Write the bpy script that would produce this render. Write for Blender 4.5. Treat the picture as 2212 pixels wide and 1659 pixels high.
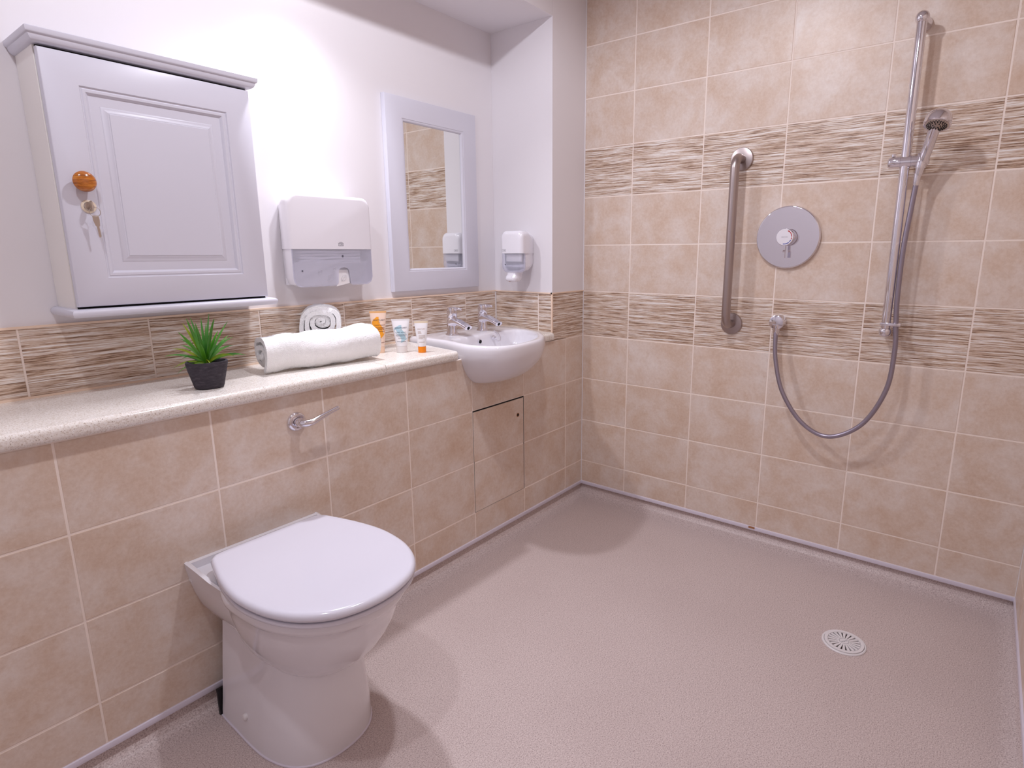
import bpy, bmesh, math, random
from mathutils import Vector, Matrix, noise

for o in list(bpy.data.objects):
    bpy.data.objects.remove(o, do_unlink=True)
scene = bpy.context.scene
COL = scene.collection
PI = math.pi
random.seed(7)

# ------------------------------------------------------------------ camera
S = 0.2025                       # tile pitch (200 mm tile + joint)
cam_d = bpy.data.cameras.new('camera')
cam_d.sensor_fit = 'HORIZONTAL'
cam_d.sensor_width = 36.0
cam_d.lens = 1260.9 * 36.0 / 2212.0
cam_d.shift_x = -66.983 / 2212.0
cam_d.shift_y = -16.613 / 2212.0
cam_d.clip_start = 0.02
cam = bpy.data.objects.new('camera', cam_d)
COL.objects.link(cam)
_a, _b, _c = (math.radians(v) for v in (36.969, -11.941, -0.137))
fw = Vector((math.cos(_a) * math.cos(_b), math.sin(_a) * math.cos(_b), math.sin(_b)))
r0 = Vector((math.sin(_a), -math.cos(_a), 0))
u0 = r0.cross(fw)
rt = math.cos(_c) * r0 + math.sin(_c) * u0
up = -math.sin(_c) * r0 + math.cos(_c) * u0
m = Matrix((rt, up, -fw)).transposed().to_4x4()
m.translation = Vector((-11.134 * S, -7.239 * S, 4.835 * S + 0.16))
cam.matrix_world = m
scene.camera = cam

# ------------------------------------------------------------------ world, exposure
w = bpy.data.worlds.new('world')
scene.world = w
w.use_nodes = True
w.node_tree.nodes['Background'].inputs[0].default_value = (0.8, 0.8, 0.85, 1)
w.node_tree.nodes['Background'].inputs[1].default_value = 0.15
vs = scene.view_settings
vs.view_transform = 'Standard'
vs.look = 'None'
vs.exposure = 0.70
vs.gamma = 1.0
vs.use_curve_mapping = False

# ------------------------------------------------------------------ room constants
D = 0.3214          # depth of the niche behind the boxing
XN = -0.24          # niche side wall
ZS = 2.035          # niche soffit
ZC = 2.32           # room ceiling
YR = -1.662         # right wall
XB = -3.1           # wall behind the camera
ZT = 0.803          # worktop top
FZ = -0.012         # floor level


def zr(k):
    return 0.16 + S * k


LIGHTS = []         # (x, y, ceiling z, watts, spot angle, blend)
LIGHTS.append((-1.18, 0.180, ZS, 31.0, 140, 1.0))
LIGHTS.append((-2.15, -0.65, ZC, 17.0, 174, 0.35))
LIGHTS.append((-1.20, -0.65, ZC, 26.5, 174, 0.35))
LIGHT_COL = (0.955, 0.955, 1.045)
for (lx, ly, lz, wt, ang, bl) in LIGHTS:
    ld = bpy.data.lights.new('downlight_lamp', 'SPOT')
    ld.energy = wt
    ld.color = LIGHT_COL
    ld.spot_size = math.radians(ang)
    ld.spot_blend = bl
    ld.shadow_soft_size = 0.04
    lo = bpy.data.objects.new('downlight_lamp', ld)
    lo.location = (lx, ly, lz - 0.012)
    if ly > 0:
        lo.rotation_euler = (math.radians(-31), 0, 0)      # niche lamp tilted out towards the room
    COL.objects.link(lo)


# ------------------------------------------------------------------ materials
def lin(c):
    c = c / 255.0
    return c / 12.92 if c <= 0.04045 else ((c + 0.055) / 1.055) ** 2.4


def rgb(r, g, b):
    return (lin(r), lin(g), lin(b), 1.0)


def mat(name, col=(200, 200, 200), rough=0.5, metal=0.0, spec=0.5, coat=0.0):
    m = bpy.data.materials.new(name)
    m.use_nodes = True
    b = m.node_tree.nodes['Principled BSDF']
    b.inputs['Base Color'].default_value = rgb(*col)
    b.inputs['Roughness'].default_value = rough
    b.inputs['Metallic'].default_value = metal
    b.inputs['Specular IOR Level'].default_value = spec
    if coat:
        b.inputs['Coat Weight'].default_value = coat
        b.inputs['Coat Roughness'].default_value = 0.05
    return m


class N:
    """tiny node helper"""

    def __init__(self, m):
        self.t = m.node_tree
        self.b = m.node_tree.nodes['Principled BSDF']

    def new(self, typ, **kw):
        n = self.t.nodes.new(typ)
        for k, v in kw.items():
            if k.startswith('i_'):
                n.inputs[k[2:]].default_value = v
            else:
                setattr(n, k, v)
        return n

    def link(self, a, b):
        self.t.links.new(a, b)

    def ramp(self, fac, stops, interp='LINEAR'):
        r = self.new('ShaderNodeValToRGB')
        cr = r.color_ramp
        cr.interpolation = interp
        while len(cr.elements) > 1:
            cr.elements.remove(cr.elements[-1])
        cr.elements[0].position = stops[0][0]
        cr.elements[0].color = stops[0][1]
        for p, c in stops[1:]:
            e = cr.elements.new(p)
            e.color = c
        self.link(fac, r.inputs[0])
        return r.outputs[0]

    def mix(self, fac, a, b, mode='MIX'):
        n = self.new('ShaderNodeMix', data_type='RGBA', blend_type=mode)
        if isinstance(fac, (int, float)):
            n.inputs[0].default_value = fac
        else:
            self.link(fac, n.inputs[0])
        for s, v in ((n.inputs[6], a), (n.inputs[7], b)):
            if isinstance(v, tuple):
                s.default_value = v
            else:
                self.link(v, s)
        return n.outputs[2]

    def bump(self, h, strength=0.2, dist=0.001):
        n = self.new('ShaderNodeBump')
        n.inputs['Strength'].default_value = strength
        n.inputs['Distance'].default_value = dist
        self.link(h, n.inputs['Height'])
        self.link(n.outputs[0], self.b.inputs['Normal'])

    def coords(self, scale=(1, 1, 1), rand=True):
        tc = self.new('ShaderNodeTexCoord')
        out = tc.outputs['Object']
        if rand:
            oi = self.new('ShaderNodeObjectInfo')
            mu = self.new('ShaderNodeMath', operation='MULTIPLY')
            mu.inputs[1].default_value = 37.0
            self.link(oi.outputs['Random'], mu.inputs[0])
            ad = self.new('ShaderNodeVectorMath', operation='ADD')
            self.link(out, ad.inputs[0])
            self.link(mu.outputs[0], ad.inputs[1])
            out = ad.outputs[0]
        mp = self.new('ShaderNodeMapping')
        mp.inputs['Scale'].default_value = scale
        self.link(out, mp.inputs['Vector'])
        return mp.outputs[0]

    def noise(self, vec, scale, detail=4, rough=0.55, dist=0.0):
        n = self.new('ShaderNodeTexNoise')
        n.inputs['Scale'].default_value = scale
        n.inputs['Detail'].default_value = detail
        n.inputs['Roughness'].default_value = rough
        n.inputs['Distortion'].default_value = dist
        self.link(vec, n.inputs['Vector'])
        return n.outputs[0]


# beige stone-look ceramic
M_TILE = mat('beige_stone_tile', rough=0.38)
n = N(M_TILE)
v = n.coords()
big = n.noise(v, 8, 7, 0.68, 0.25)
c1 = n.ramp(big, [(0.28, rgb(210, 182, 159)), (0.44, rgb(218, 196, 178)), (0.55, rgb(224, 207, 194)), (0.70, rgb(233, 222, 214))])
fine = n.noise(v, 110, 3, 0.7)
c2 = n.mix(n.ramp(fine, [(0.35, (0, 0, 0, 1)), (0.75, (1, 1, 1, 1))]), n.mix(0.10, c1, rgb(150, 105, 78)), n.mix(0.22, c1, rgb(240, 228, 220)))
spot = n.noise(v, 30, 5, 0.7)
c3 = n.mix(n.ramp(spot, [(0.58, (0, 0, 0, 1)), (0.75, (0.38, 0.38, 0.38, 1))]), c2, rgb(196, 162, 136))
n.link(c3, n.b.inputs['Base Color'])
n.bump(fine, 0.12, 0.0008)

# brown brush-stroke ceramic
M_DECO = mat('streaked_wood_look_tile', rough=0.35)
n = N(M_DECO)
v = n.coords((4.2, 1, 150))
wob = n.noise(n.coords((2.5, 1, 5)), 2.2, 2, 0.5)
vv = n.new('ShaderNodeVectorMath', operation='ADD')
sc = n.new('ShaderNodeVectorMath', operation='SCALE')
sc.inputs['Scale'].default_value = 1.5
cmb = n.new('ShaderNodeCombineXYZ')
n.link(wob, cmb.inputs[2])
n.link(cmb.outputs[0], sc.inputs[0])
n.link(v, vv.inputs[0])
n.link(sc.outputs[0], vv.inputs[1])
st = n.noise(vv.outputs[0], 1.7, 5, 0.78, 0.15)
gr = n.noise(n.coords((40, 1, 160)), 4, 3, 0.6)
base = n.ramp(st, [(0.37, rgb(112, 82, 62)), (0.435, rgb(170, 138, 114)), (0.475, rgb(206, 180, 158)), (0.525, rgb(216, 197, 182)), (0.565, rgb(232, 222, 214)), (0.63, rgb(247, 243, 240))])
st2 = n.noise(vv.outputs[0], 3.4, 4, 0.6, 0.2)
dk = n.ramp(st2, [(0.30, (1, 1, 1, 1)), (0.43, (0, 0, 0, 1))])
dk2 = n.mix(1.0, dk, n.ramp(gr, [(0.3, (0.2, 0.2, 0.2, 1)), (0.6, (0.8, 0.8, 0.8, 1))]), 'MULTIPLY')
cc = n.mix(dk2, base, rgb(112, 84, 68))
n.link(cc, n.b.inputs['Base Color'])
n.bump(st, 0.25, 0.001)

M_GROUT = mat('pale_grout', (246, 232, 222), 0.8)
M_CAULK = mat('cream_sealant', (240, 214, 192), 0.6)
M_WHITECAULK = mat('white_sealant', (238, 234, 236), 0.45)
M_PAINT = mat('white_wall_paint', (234, 230, 234), 0.6)
n = N(M_PAINT)
n.bump(n.noise(n.coords(rand=False), 260, 3, 0.6), 0.05, 0.0006)
M_CEIL = mat('white_ceiling_paint', (235, 231, 235), 0.7)

# vinyl safety floor with fine speckle
M_FLOOR = mat('speckled_safety_vinyl', rough=0.42)
n = N(M_FLOOR)
v = n.coords(rand=False)
f1 = n.noise(v, 330, 2, 0.6)
f2 = n.noise(v, 520, 1, 0.5)
f3 = n.noise(v, 2.2, 3, 0.5)
c = n.ramp(f1, [(0.36, rgb(170, 152, 149)), (0.44, rgb(202, 186, 183)), (0.56, rgb(209, 193, 190)), (0.66, rgb(223, 211, 208))])
c = n.mix(n.ramp(f2, [(0.66, (0, 0, 0, 1)), (0.72, (0.75, 0.75, 0.75, 1))]), c, rgb(120, 98, 98))
c = n.mix(n.ramp(f3, [(0.4, (0, 0, 0, 1)), (0.7, (0.12, 0.12, 0.12, 1))]), c, rgb(150, 128, 124))
n.link(c, n.b.inputs['Base Color'])

# quartz style worktop
M_TOP = mat('speckled_cream_worktop', rough=0.16)
n = N(M_TOP)
v = n.coords(rand=False)
q1 = n.noise(v, 240, 3, 0.7)
q2 = n.new('ShaderNodeTexVoronoi')
q2.inputs['Scale'].default_value = 420
n.link(v, q2.inputs['Vector'])
c = n.ramp(q1, [(0.30, rgb(204, 190, 176)), (0.43, rgb(232, 224, 216)), (0.6, rgb(242, 237, 232)), (0.72, rgb(248, 246, 244))])
sp = n.ramp(n.noise(v, 380, 2, 0.6), [(0.60, (0, 0, 0, 1)), (0.67, (0.85, 0.85, 0.85, 1))])
c = n.mix(sp, c, rgb(150, 128, 108))
n.link(c, n.b.inputs['Base Color'])

M_CHROME = mat('polished_chrome', (228, 226, 233), 0.06, 1.0)
M_BRUSHED = mat('brushed_steel', (178, 166, 164), 0.32, 1.0)
M_NICKEL = mat('satin_nickel', (200, 190, 182), 0.28, 1.0)
M_RING = mat('ivory_escutcheon', (236, 220, 198), 0.3)
M_CERAMIC = mat('white_glazed_ceramic', (233, 230, 236), 0.08, coat=0.3)
M_SEAT = mat('white_moulded_seat', (220, 218, 230), 0.16)
M_CAB = mat('white_foiled_cabinet', (216, 215, 227), 0.34)
M_CABSIDE = mat('off_white_cabinet_side', (244, 240, 236), 0.42)
M_DARK = mat('dark_void', (22, 18, 20), 0.9)
M_PLASTIC = mat('white_gloss_plastic', (236, 233, 240), 0.16)
M_MIRROR = mat('silvered_glass', (236, 238, 236), 0.015, 1.0)
M_TRIM = mat('pale_grey_trim', (224, 218, 232), 0.35)
M_PVC = mat('white_pvc', (230, 226, 228), 0.4)
M_STAIN = mat('rust_stain', (168, 116, 78), 0.7)
M_TRAP = mat('shaded_trap', (66, 50, 46), 0.8)  # dark colour stands in for the shaded depth below the grate slots
M_BLACK = mat('plain_black', (24, 22, 26), 0.5)
M_RED = mat('red_print', (190, 30, 30), 0.4)
M_BLUE = mat('blue_print', (40, 60, 160), 0.4)
M_GREYPRINT = mat('grey_print', (92, 92, 104), 0.5)
M_PALEPRINT = mat('pale_grey_print', (172, 168, 178), 0.5)
M_PAPER = mat('white_paper', (240, 236, 238), 0.8)
M_LENS = mat('lamp_lens', (255, 255, 255), 0.4)
n = N(M_LENS)
n.b.inputs['Emission Color'].default_value = (1, 0.97, 0.98, 1)
n.b.inputs['Emission Strength'].default_value = 12.0

# smoked translucent plastic of the dispensers
M_SMOKE = mat('translucent_grey_plastic', (226, 226, 240), 0.2)
n = N(M_SMOKE)
tr = n.new('ShaderNodeBsdfTransparent')
tr.inputs[0].default_value = (0.95, 0.95, 0.985, 1)
mx = n.new('ShaderNodeMixShader')
mx.inputs[0].default_value = 0.36
n.link(tr.outputs[0], mx.inputs[1])
n.link(n.b.outputs[0], mx.inputs[2])
n.link(mx.outputs[0], n.t.nodes['Material Output'].inputs[0])

# knob wood
M_WOOD = mat('varnished_orange_pine', rough=0.18, coat=0.6)
n = N(M_WOOD)
v = n.coords((14, 14, 90), rand=False)
g = n.noise(v, 3.0, 4, 0.6, 0.5)
n.link(n.ramp(g, [(0.3, rgb(120, 62, 14)), (0.5, rgb(184, 104, 28)), (0.7, rgb(212, 138, 52))]), n.b.inputs['Base Color'])

# terry cloth
M_TERRY = mat('white_terry_cloth', (250, 249, 250), 0.95, spec=0.1)
n = N(M_TERRY)
v = n.coords(rand=False)
vo = n.new('ShaderNodeTexVoronoi')
vo.inputs['Scale'].default_value = 480
n.link(v, vo.inputs['Vector'])
t1 = n.noise(v, 300, 3, 0.7)
ad = n.new('ShaderNodeMath', operation='ADD')
n.link(vo.outputs['Distance'], ad.inputs[0])
n.link(t1, ad.inputs[1])
n.bump(ad.outputs[0], 0.6, 0.0022)
M_WEAVE = mat('woven_towel_band', (234, 230, 230), 0.8, spec=0.1)

# pot and leaves
M_POT = mat('charcoal_clay_pot', rough=0.85)
n = N(M_POT)
v = n.coords((1, 1, 3), rand=False)
p1 = n.noise(v, 60, 5, 0.7)
n.link(n.ramp(p1, [(0.3, rgb(44, 40, 48)), (0.55, rgb(62, 57, 66)), (0.75, rgb(92, 84, 92))]), n.b.inputs['Base Color'])
n.bump(p1, 0.5, 0.002)
M_SOIL = mat('black_soil', (20, 17, 18), 0.95)


def leafmat(name, a, b):
    m = mat(name, rough=0.32)
    n = N(m)
    v = n.coords((1, 1, 1))
    g = n.noise(v, 16, 3, 0.5)
    n.link(n.ramp(g, [(0.3, rgb(*a)), (0.7, rgb(*b))]), n.b.inputs['Base Color'])
    return m


M_LEAF = leafmat('deep_green_leaf', (40, 108, 20), (92, 168, 36))
M_LEAF2 = leafmat('yellow_green_leaf', (74, 140, 24), (176, 186, 40))
M_LEAF3 = leafmat('blue_green_leaf', (48, 124, 44), (128, 196, 96))


# ------------------------------------------------------------------ mesh helpers
def root(name, loc, label=None, cat=None, group=None, kind=None):
    o = bpy.data.objects.new(name, None)
    o.empty_display_size = 0.05
    o.location = loc
    COL.objects.link(o)
    tag(o, label, cat, group, kind)
    return o


def tag(o, label=None, cat=None, group=None, kind=None):
    if label:
        o['label'] = label
    if cat:
        o['category'] = cat
    if group:
        o['group'] = group
    if kind:
        o['kind'] = kind
    return o


def base_of(p):
    v = Vector((0, 0, 0))
    while p is not None:
        v = v + Vector(p.location)
        p = p.parent
    return v


def mesh(name, verts, faces, material, parent=None, smooth=40, origin=None, mats=None, midx=None):
    """verts in world space; parent may be a (translated) object"""
    off = base_of(parent) if parent is not None else Vector(origin or (0, 0, 0))
    me = bpy.data.meshes.new(name)
    me.from_pydata([tuple(Vector(v) - off) for v in verts], [], [tuple(f) for f in faces])
    for mm in (mats or [material]):
        me.materials.append(mm)
    if midx:
        for p, i in zip(me.polygons, midx):
            p.material_index = i
    bm = bmesh.new()
    bm.from_mesh(me)
    bmesh.ops.recalc_face_normals(bm, faces=bm.faces)
    bm.to_mesh(me)
    bm.free()
    if smooth:
        for p in me.polygons:
            p.use_smooth = True
        me.set_sharp_from_angle(angle=math.radians(smooth))
    me.validate()
    o = bpy.data.objects.new(name, me)
    COL.objects.link(o)
    if parent is not None:
        o.parent = parent
    elif origin:
        o.location = origin
    return o


class G:
    """collects geometry in world space"""

    def __init__(self):
        self.v = []
        self.f = []

    def add(self, v, f):
        k = len(self.v)
        self.v += [tuple(p) for p in v]
        self.f += [tuple(i + k for i in q) for q in f]
        return self

    def out(self, name, material, parent=None, smooth=40, origin=None):
        return mesh(name, self.v, self.f, material, parent, smooth, origin)


def box(x0, x1, y0, y1, z0, z1):
    v = [(x, y, z) for x in (x0, x1) for y in (y0, y1) for z in (z0, z1)]
    f = [(0, 1, 3, 2), (4, 6, 7, 5), (0, 4, 5, 1), (2, 3, 7, 6), (0, 2, 6, 4), (1, 5, 7, 3)]
    return v, f


def bbox(x0, x1, y0, y1, z0, z1, r=0.003, seg=2):
    """bevelled box"""
    bm = bmesh.new()
    bmesh.ops.create_cube(bm, size=1.0)
    for q in bm.verts:
        q.co = Vector(((x0 + x1) / 2 + q.co.x * (x1 - x0), (y0 + y1) / 2 + q.co.y * (y1 - y0), (z0 + z1) / 2 + q.co.z * (z1 - z0)))
    bmesh.ops.bevel(bm, geom=list(bm.edges), offset=r, segments=seg, profile=0.5, affect='EDGES')
    bm.verts.index_update()
    v = [tuple(q.co) for q in bm.verts]
    f = [tuple(q.index for q in fc.verts) for fc in bm.faces]
    bm.free()
    return v, f


def loft(loops, cap0=True, cap1=True, closed=True):
    v = []
    f = []
    k = len(loops[0])
    for lp in loops:
        v += [tuple(p) for p in lp]
    for i in range(len(loops) - 1):
        for j in range(k if closed else k - 1):
            a, b = i * k + j, i * k + (j + 1) % k
            f.append((a, b, b + k, a + k))
    if cap0:
        f.append(tuple(range(k - 1, -1, -1)))
    if cap1:
        q = (len(loops) - 1) * k
        f.append(tuple(range(q, q + k)))
    return v, f


def frame(d):
    d = Vector(d).normalized()
    a = Vector((0, 0, 1)) if abs(d.z) < 0.9 else Vector((1, 0, 0))
    u = d.cross(a).normalized()
    return d, u, d.cross(u).normalized()


def lathe(origin, axis, prof, seg=32, cap0=True, cap1=True):
    """prof: list of (distance along axis, radius)"""
    d, u, q = frame(axis)
    o = Vector(origin)
    loops = []
    for (t, r) in prof:
        r = max(r, 1e-5)
        loops.append([o + d * t + (u * math.cos(2 * PI * k / seg) + q * math.sin(2 * PI * k / seg)) * r for k in range(seg)])
    return loft(loops, cap0, cap1)


def catmull(pts, n=8, closed=False):
    P = [Vector(p) for p in pts]
    out = []
    m = len(P)
    rng = range(m if closed else m - 1)
    for i in rng:
        if closed:
            a, b, c, d = P[(i - 1) % m], P[i], P[(i + 1) % m], P[(i + 2) % m]
        else:
            a, b, c, d = P[max(i - 1, 0)], P[i], P[i + 1], P[min(i + 2, m - 1)]
        for k in range(n):
            t = k / n
            out.append(0.5 * ((2 * b) + (c - a) * t + (2 * a - 5 * b + 4 * c - d) * t * t + (3 * b - a - 3 * c + d) * t * t * t))
    if not closed:
        out.append(P[-1])
    return out


def sweep(path, rad, seg=16, cap=True):
    """tube along a path; rad is a number or a list"""
    P = [Vector(p) for p in path]
    loops = []
    t0 = (P[1] - P[0]).normalized()
    d, u, q = frame(t0)
    for i, p in enumerate(P):
        if i == 0:
            t = (P[1] - P[0])
        elif i == len(P) - 1:
            t = (P[-1] - P[-2])
        else:
            t = (P[i + 1] - P[i - 1])
        t.normalize()
        u = (u - t * u.dot(t)).normalized()
        q = t.cross(u)
        r = rad if isinstance(rad, (int, float)) else rad[i]
        loops.append([p + (u * math.cos(2 * PI * k / seg) + q * math.sin(2 * PI * k / seg)) * r for k in range(seg)])
    return loft(loops, cap, cap)


def sphere(c, r, seg=20, rings=12, sc=(1, 1, 1)):
    loops = []
    for i in range(1, rings):
        a = PI * i / rings
        loops.append([(c[0] + r * sc[0] * math.sin(a) * math.cos(2 * PI * k / seg), c[1] + r * sc[1] * math.sin(a) * math.sin(2 * PI * k / seg), c[2] - r * sc[2] * math.cos(a)) for k in range(seg)])
    return loft(loops)


def prism(poly, axis, a, b):
    """extrude a 2D polygon; axis 'x': poly=(y,z); 'y': poly=(x,z); 'z': poly=(x,y)"""
    def mk(p, t):
        return (t, p[0], p[1]) if axis == 'x' else ((p[0], t, p[1]) if axis == 'y' else (p[0], p[1], t))
    return loft([[mk(p, a) for p in poly], [mk(p, b) for p in poly]])


def rrect(hw, hh, r, k=6):
    """rounded rectangle, centred, list of (a,b)"""
    out = []
    for cx_, cy_, a0 in ((hw - r, hh - r, 0), (-hw + r, hh - r, 90), (-hw + r, -hh + r, 180), (hw - r, -hh + r, 270)):
        for i in range(k + 1):
            a = math.radians(a0 + 90 * i / k)
            out.append((cx_ + r * math.cos(a), cy_ + r * math.sin(a)))
    return out


def text_geo(s, size, align='CENTER'):
    """returns verts (x,y) and faces of a flat text"""
    cu = bpy.data.curves.new('lettering', 'FONT')
    cu.body = s
    cu.size = size
    cu.align_x = align
    cu.align_y = 'CENTER'
    cu.resolution_u = 2
    ob = bpy.data.objects.new('lettering', cu)
    COL.objects.link(ob)
    bpy.context.view_layer.update()
    me = bpy.data.meshes.new_from_object(ob.evaluated_get(bpy.context.evaluated_depsgraph_get()))
    v = [(q.co.x, q.co.y) for q in me.vertices]
    f = [tuple(p.vertices) for p in me.polygons]
    bpy.data.objects.remove(ob, do_unlink=True)
    bpy.data.curves.remove(cu)
    bpy.data.meshes.remove(me)
    return v, f


# ------------------------------------------------------------------ tiles
GAP = 0.0044
TH = 0.008
_tc = {}


def tile_mesh(w_, h_, material):
    key = (round(w_, 4), round(h_, 4), material.name)
    if key in _tc:
        return _tc[key]
    a, b, c = w_ / 2, h_ / 2, 0.0011
    lp = []
    for (x, z, y) in ((a, b, 0.0), (a, b, -TH + c * 0.9), (a - c * 0.35, b - c * 0.35, -TH + c * 0.25), (a - c * 1.2, b - c * 1.2, -TH)):
        lp.append([(-x, y, -z), (x, y, -z), (x, y, z), (-x, y, z)])
    v, f = loft(lp, False, True)
    me = bpy.data.meshes.new('tile')
    me.from_pydata(v, [], f)
    me.materials.append(material)
    bm = bmesh.new()
    bm.from_mesh(me)
    bmesh.ops.recalc_face_normals(bm, faces=bm.faces)
    bm.to_mesh(me)
    bm.free()
    _tc[key] = me
    return me


def tile(parent, wall, u0_, u1_, z0, z1, plane, deco=False):
    """wall: 'S' shower wall (normal -x, u=-y), 'L' boxing (normal -y, u=x), 'R' right wall (normal +y, u=-x).
    plane = coordinate of the finished face"""
    w_, h_ = (u1_ - u0_) - GAP, (z1 - z0) - GAP
    o = bpy.data.objects.new('decor_tile' if deco else 'tile', tile_mesh(w_, h_, M_DECO if deco else M_TILE))
    uc, zc = (u0_ + u1_) / 2, (z0 + z1) / 2
    jit = random.uniform(-0.0004, 0.0004)
    if wall == 'S':
        loc = (plane + TH + jit, -uc, zc)
        rz = -PI / 2
    elif wall == 'L':
        loc = (uc, plane + TH + jit, zc)
        rz = 0
    else:
        loc = (-uc, plane - TH + jit, zc)
        rz = PI
    o.location = Vector(loc) - base_of(parent)
    o.rotation_euler = (0, 0, rz)
    o.parent = parent
    COL.objects.link(o)
    return o


GR = 0.0009      # grout lies this far behind the tile faces
ZTRIM = 0.054    # top of the floor trim = bottom of the cut tiles


def rows(ztop):
    out = [(ZTRIM, zr(0), 'p')]
    k = 0
    while zr(k) < ztop - 0.005:
        out.append((zr(k), min(zr(k + 1), ztop), 'd' if k in (3, 6) else 'p'))
        k += 1
    return out


# ------------------------------------------------------------------ setting: floor with coved edges
CR = 0.053          # cove height
CW = 0.058          # cove reach
loops = []


def rect_loop(o, z):
    return [(XB + 0.0, -o, z), (XB + 0.0, YR + o, z), (-o, YR + o, z), (-o, -o, z)]


for i in range(13):
    a = (PI / 2) * (1 - i / 12)
    loops.append(rect_loop(CW * (1 - math.sin(a)) - 0.013, FZ + CR * (1 - math.cos(a))))
loops.append(rect_loop(CW, FZ))
v, f = loft(loops, False, True)
tag(mesh('floor', v, f, M_FLOOR, smooth=50), 'pinkish grey speckled vinyl floor coved up at the walls', 'floor', kind='structure')

# floor trim strips
g = G()
g.add(*bbox(-0.004, 0.016, YR, 0, 0.0395, ZTRIM, 0.0012))
tag(g.out('trim_1', M_TRIM), 'pale grey edging strip between vinyl floor and shower wall tiles', 'trim', kind='structure')
g = G()
g.add(*bbox(XB, -0.004, -0.004, 0.016, 0.0395, ZTRIM, 0.0012))
tag(g.out('trim_2', M_TRIM), 'pale grey edging strip between vinyl floor and toilet boxing', 'trim', kind='structure')
g = G()
g.add(*bbox(XB, -0.004, YR - 0.016, YR + 0.004, 0.0395, ZTRIM, 0.0012))
tag(g.out('trim_3', M_TRIM), 'pale grey edging strip along the right-hand wall', 'trim', kind='structure')

# ------------------------------------------------------------------ shower wall (x = 0)
v, f = box(GR, 0.12, YR - 0.1, 0.42, 0.041, ZC + 0.05)
wall_s = tag(mesh('wall_shower', v, f, M_GROUT, smooth=0), 'beige tiled shower wall with two brown streaked tile bands', 'wall', kind='structure')
colS = [0.0] + [(1.159 + 1.494 * j) * S for j in range(5)] + [-YR]
for j in range(len(colS) - 1):
    for (z0, z1, k) in rows(ZC):
        tile(wall_s, 'S', colS[j], colS[j + 1], z0, z1, 0.0, k == 'd')
g = G()
g.add(*box(-0.0022, 0.004, -0.0028, 0.003, ZTRIM, ZC))
g.out('corner_sealant', M_WHITECAULK, wall_s)
g = G()
g.add(*bbox(-0.0047, -0.0035, -0.838, -0.813, 0.046, 0.0545, 0.0003, 1))
g.out('rust_mark', M_STAIN, wall_s)

# ------------------------------------------------------------------ boxing under the worktop (y = 0)
# opening cut for the basin: half section at the wall face, (left x, right x, z)
BCUT = []
for i in range(13):
    a = (PI / 2) * i / 12
    t = 1 - math.sin(a)
    BCUT.append((-.795 + .08 * t + .013, -.345 - .15 * t - .013, 0.668 + 0.129 * (1 - math.cos(a)) ** 0.8 + .010))


def cut_x(z, side):
    for p, q in zip(BCUT, BCUT[1:]):
        if p[2] <= z <= q[2]:
            k = (z - p[2]) / (q[2] - p[2])
            return p[side] + (q[side] - p[side]) * k
    return BCUT[-1][side] if z > BCUT[-1][2] else BCUT[0][side]


def cut_z(x, side):
    zs = [BCUT[0][2] + (BCUT[-1][2] - BCUT[0][2]) * k / 200 for k in range(201)]
    return min(zs, key=lambda z: abs(cut_x(z, side) - x))


def cut_poly(x0, x1, z0, z1):
    """rectangle x0..x1, z0..z1 of the boxing face with the basin opening taken out"""
    L0, R0 = BCUT[0][0], BCUT[0][1]
    if x1 < L0:                                   # tile to the left: loses its upper right corner
        za = cut_z(x1, 0)
        return [(x0, z0), (x1, z0), (x1, za)] + [(cut_x(za + (z1 - za) * k / 8, 0), za + (z1 - za) * k / 8) for k in range(1, 9)] + [(x0, z1)]
    if x0 > R0:                                   # tile to the right: loses its upper left corner
        za = cut_z(x0, 1)
        return [(x0, z0), (x1, z0), (x1, z1)] + [(cut_x(z1 + (za - z1) * k / 8, 1), z1 + (za - z1) * k / 8) for k in range(0, 8)] + [(x0, za)]
    za, zb2 = cut_z(x1, 1), cut_z(x0, 0)
    zlo = BCUT[0][2]
    return [(x0, z0), (x1, z0), (x1, za)] + [(cut_x(za + (zlo - za) * k / 8, 1), za + (zlo - za) * k / 8) for k in range(1, 9)] + [(cut_x(zlo + (zb2 - zlo) * k / 8, 0), zlo + (zb2 - zlo) * k / 8) for k in range(0, 8)] + [(x0, zb2)]


gw = G()
gw.add(*box(XB, -1.0445, GR, 0.10, 0.041, 0.772))
gw.add(*box(-1.0445, -0.80, 0.0085, 0.10, 0.041, 0.772))
gw.add(*box(-0.33, -0.002, 0.0085, 0.10, 0.041, 0.772))
gw.add(*box(-0.80, -0.33, 0.0085, 0.10, 0.041, 0.655))
gw.add(*box(-1.0445, -0.002, GR, 0.0085, 0.041, zr(2)))
gw.add(*box(-0.1369, -0.002, GR, 0.0085, zr(2), 0.772))
for (xa, xb) in ((-1.0445, -.742), (-.742, -.4394), (-.4394, -.1369)):
    gw.add(*prism(cut_poly(xa, xb, zr(2), 0.7675), 'y', GR, 0.0085))
v, f = gw.v, gw.f
wall_l = tag(mesh('wall_boxing', v, f, M_GROUT, smooth=0), 'low beige tiled boxing behind the toilet below the worktop', 'wall', kind='structure')
colL = [-(0.676 + 1.494 * j) * S for j in range(8)]
colL = [XB] + sorted(colL) + [0.0]
PX0, PX1 = -0.742, -0.4394
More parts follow.
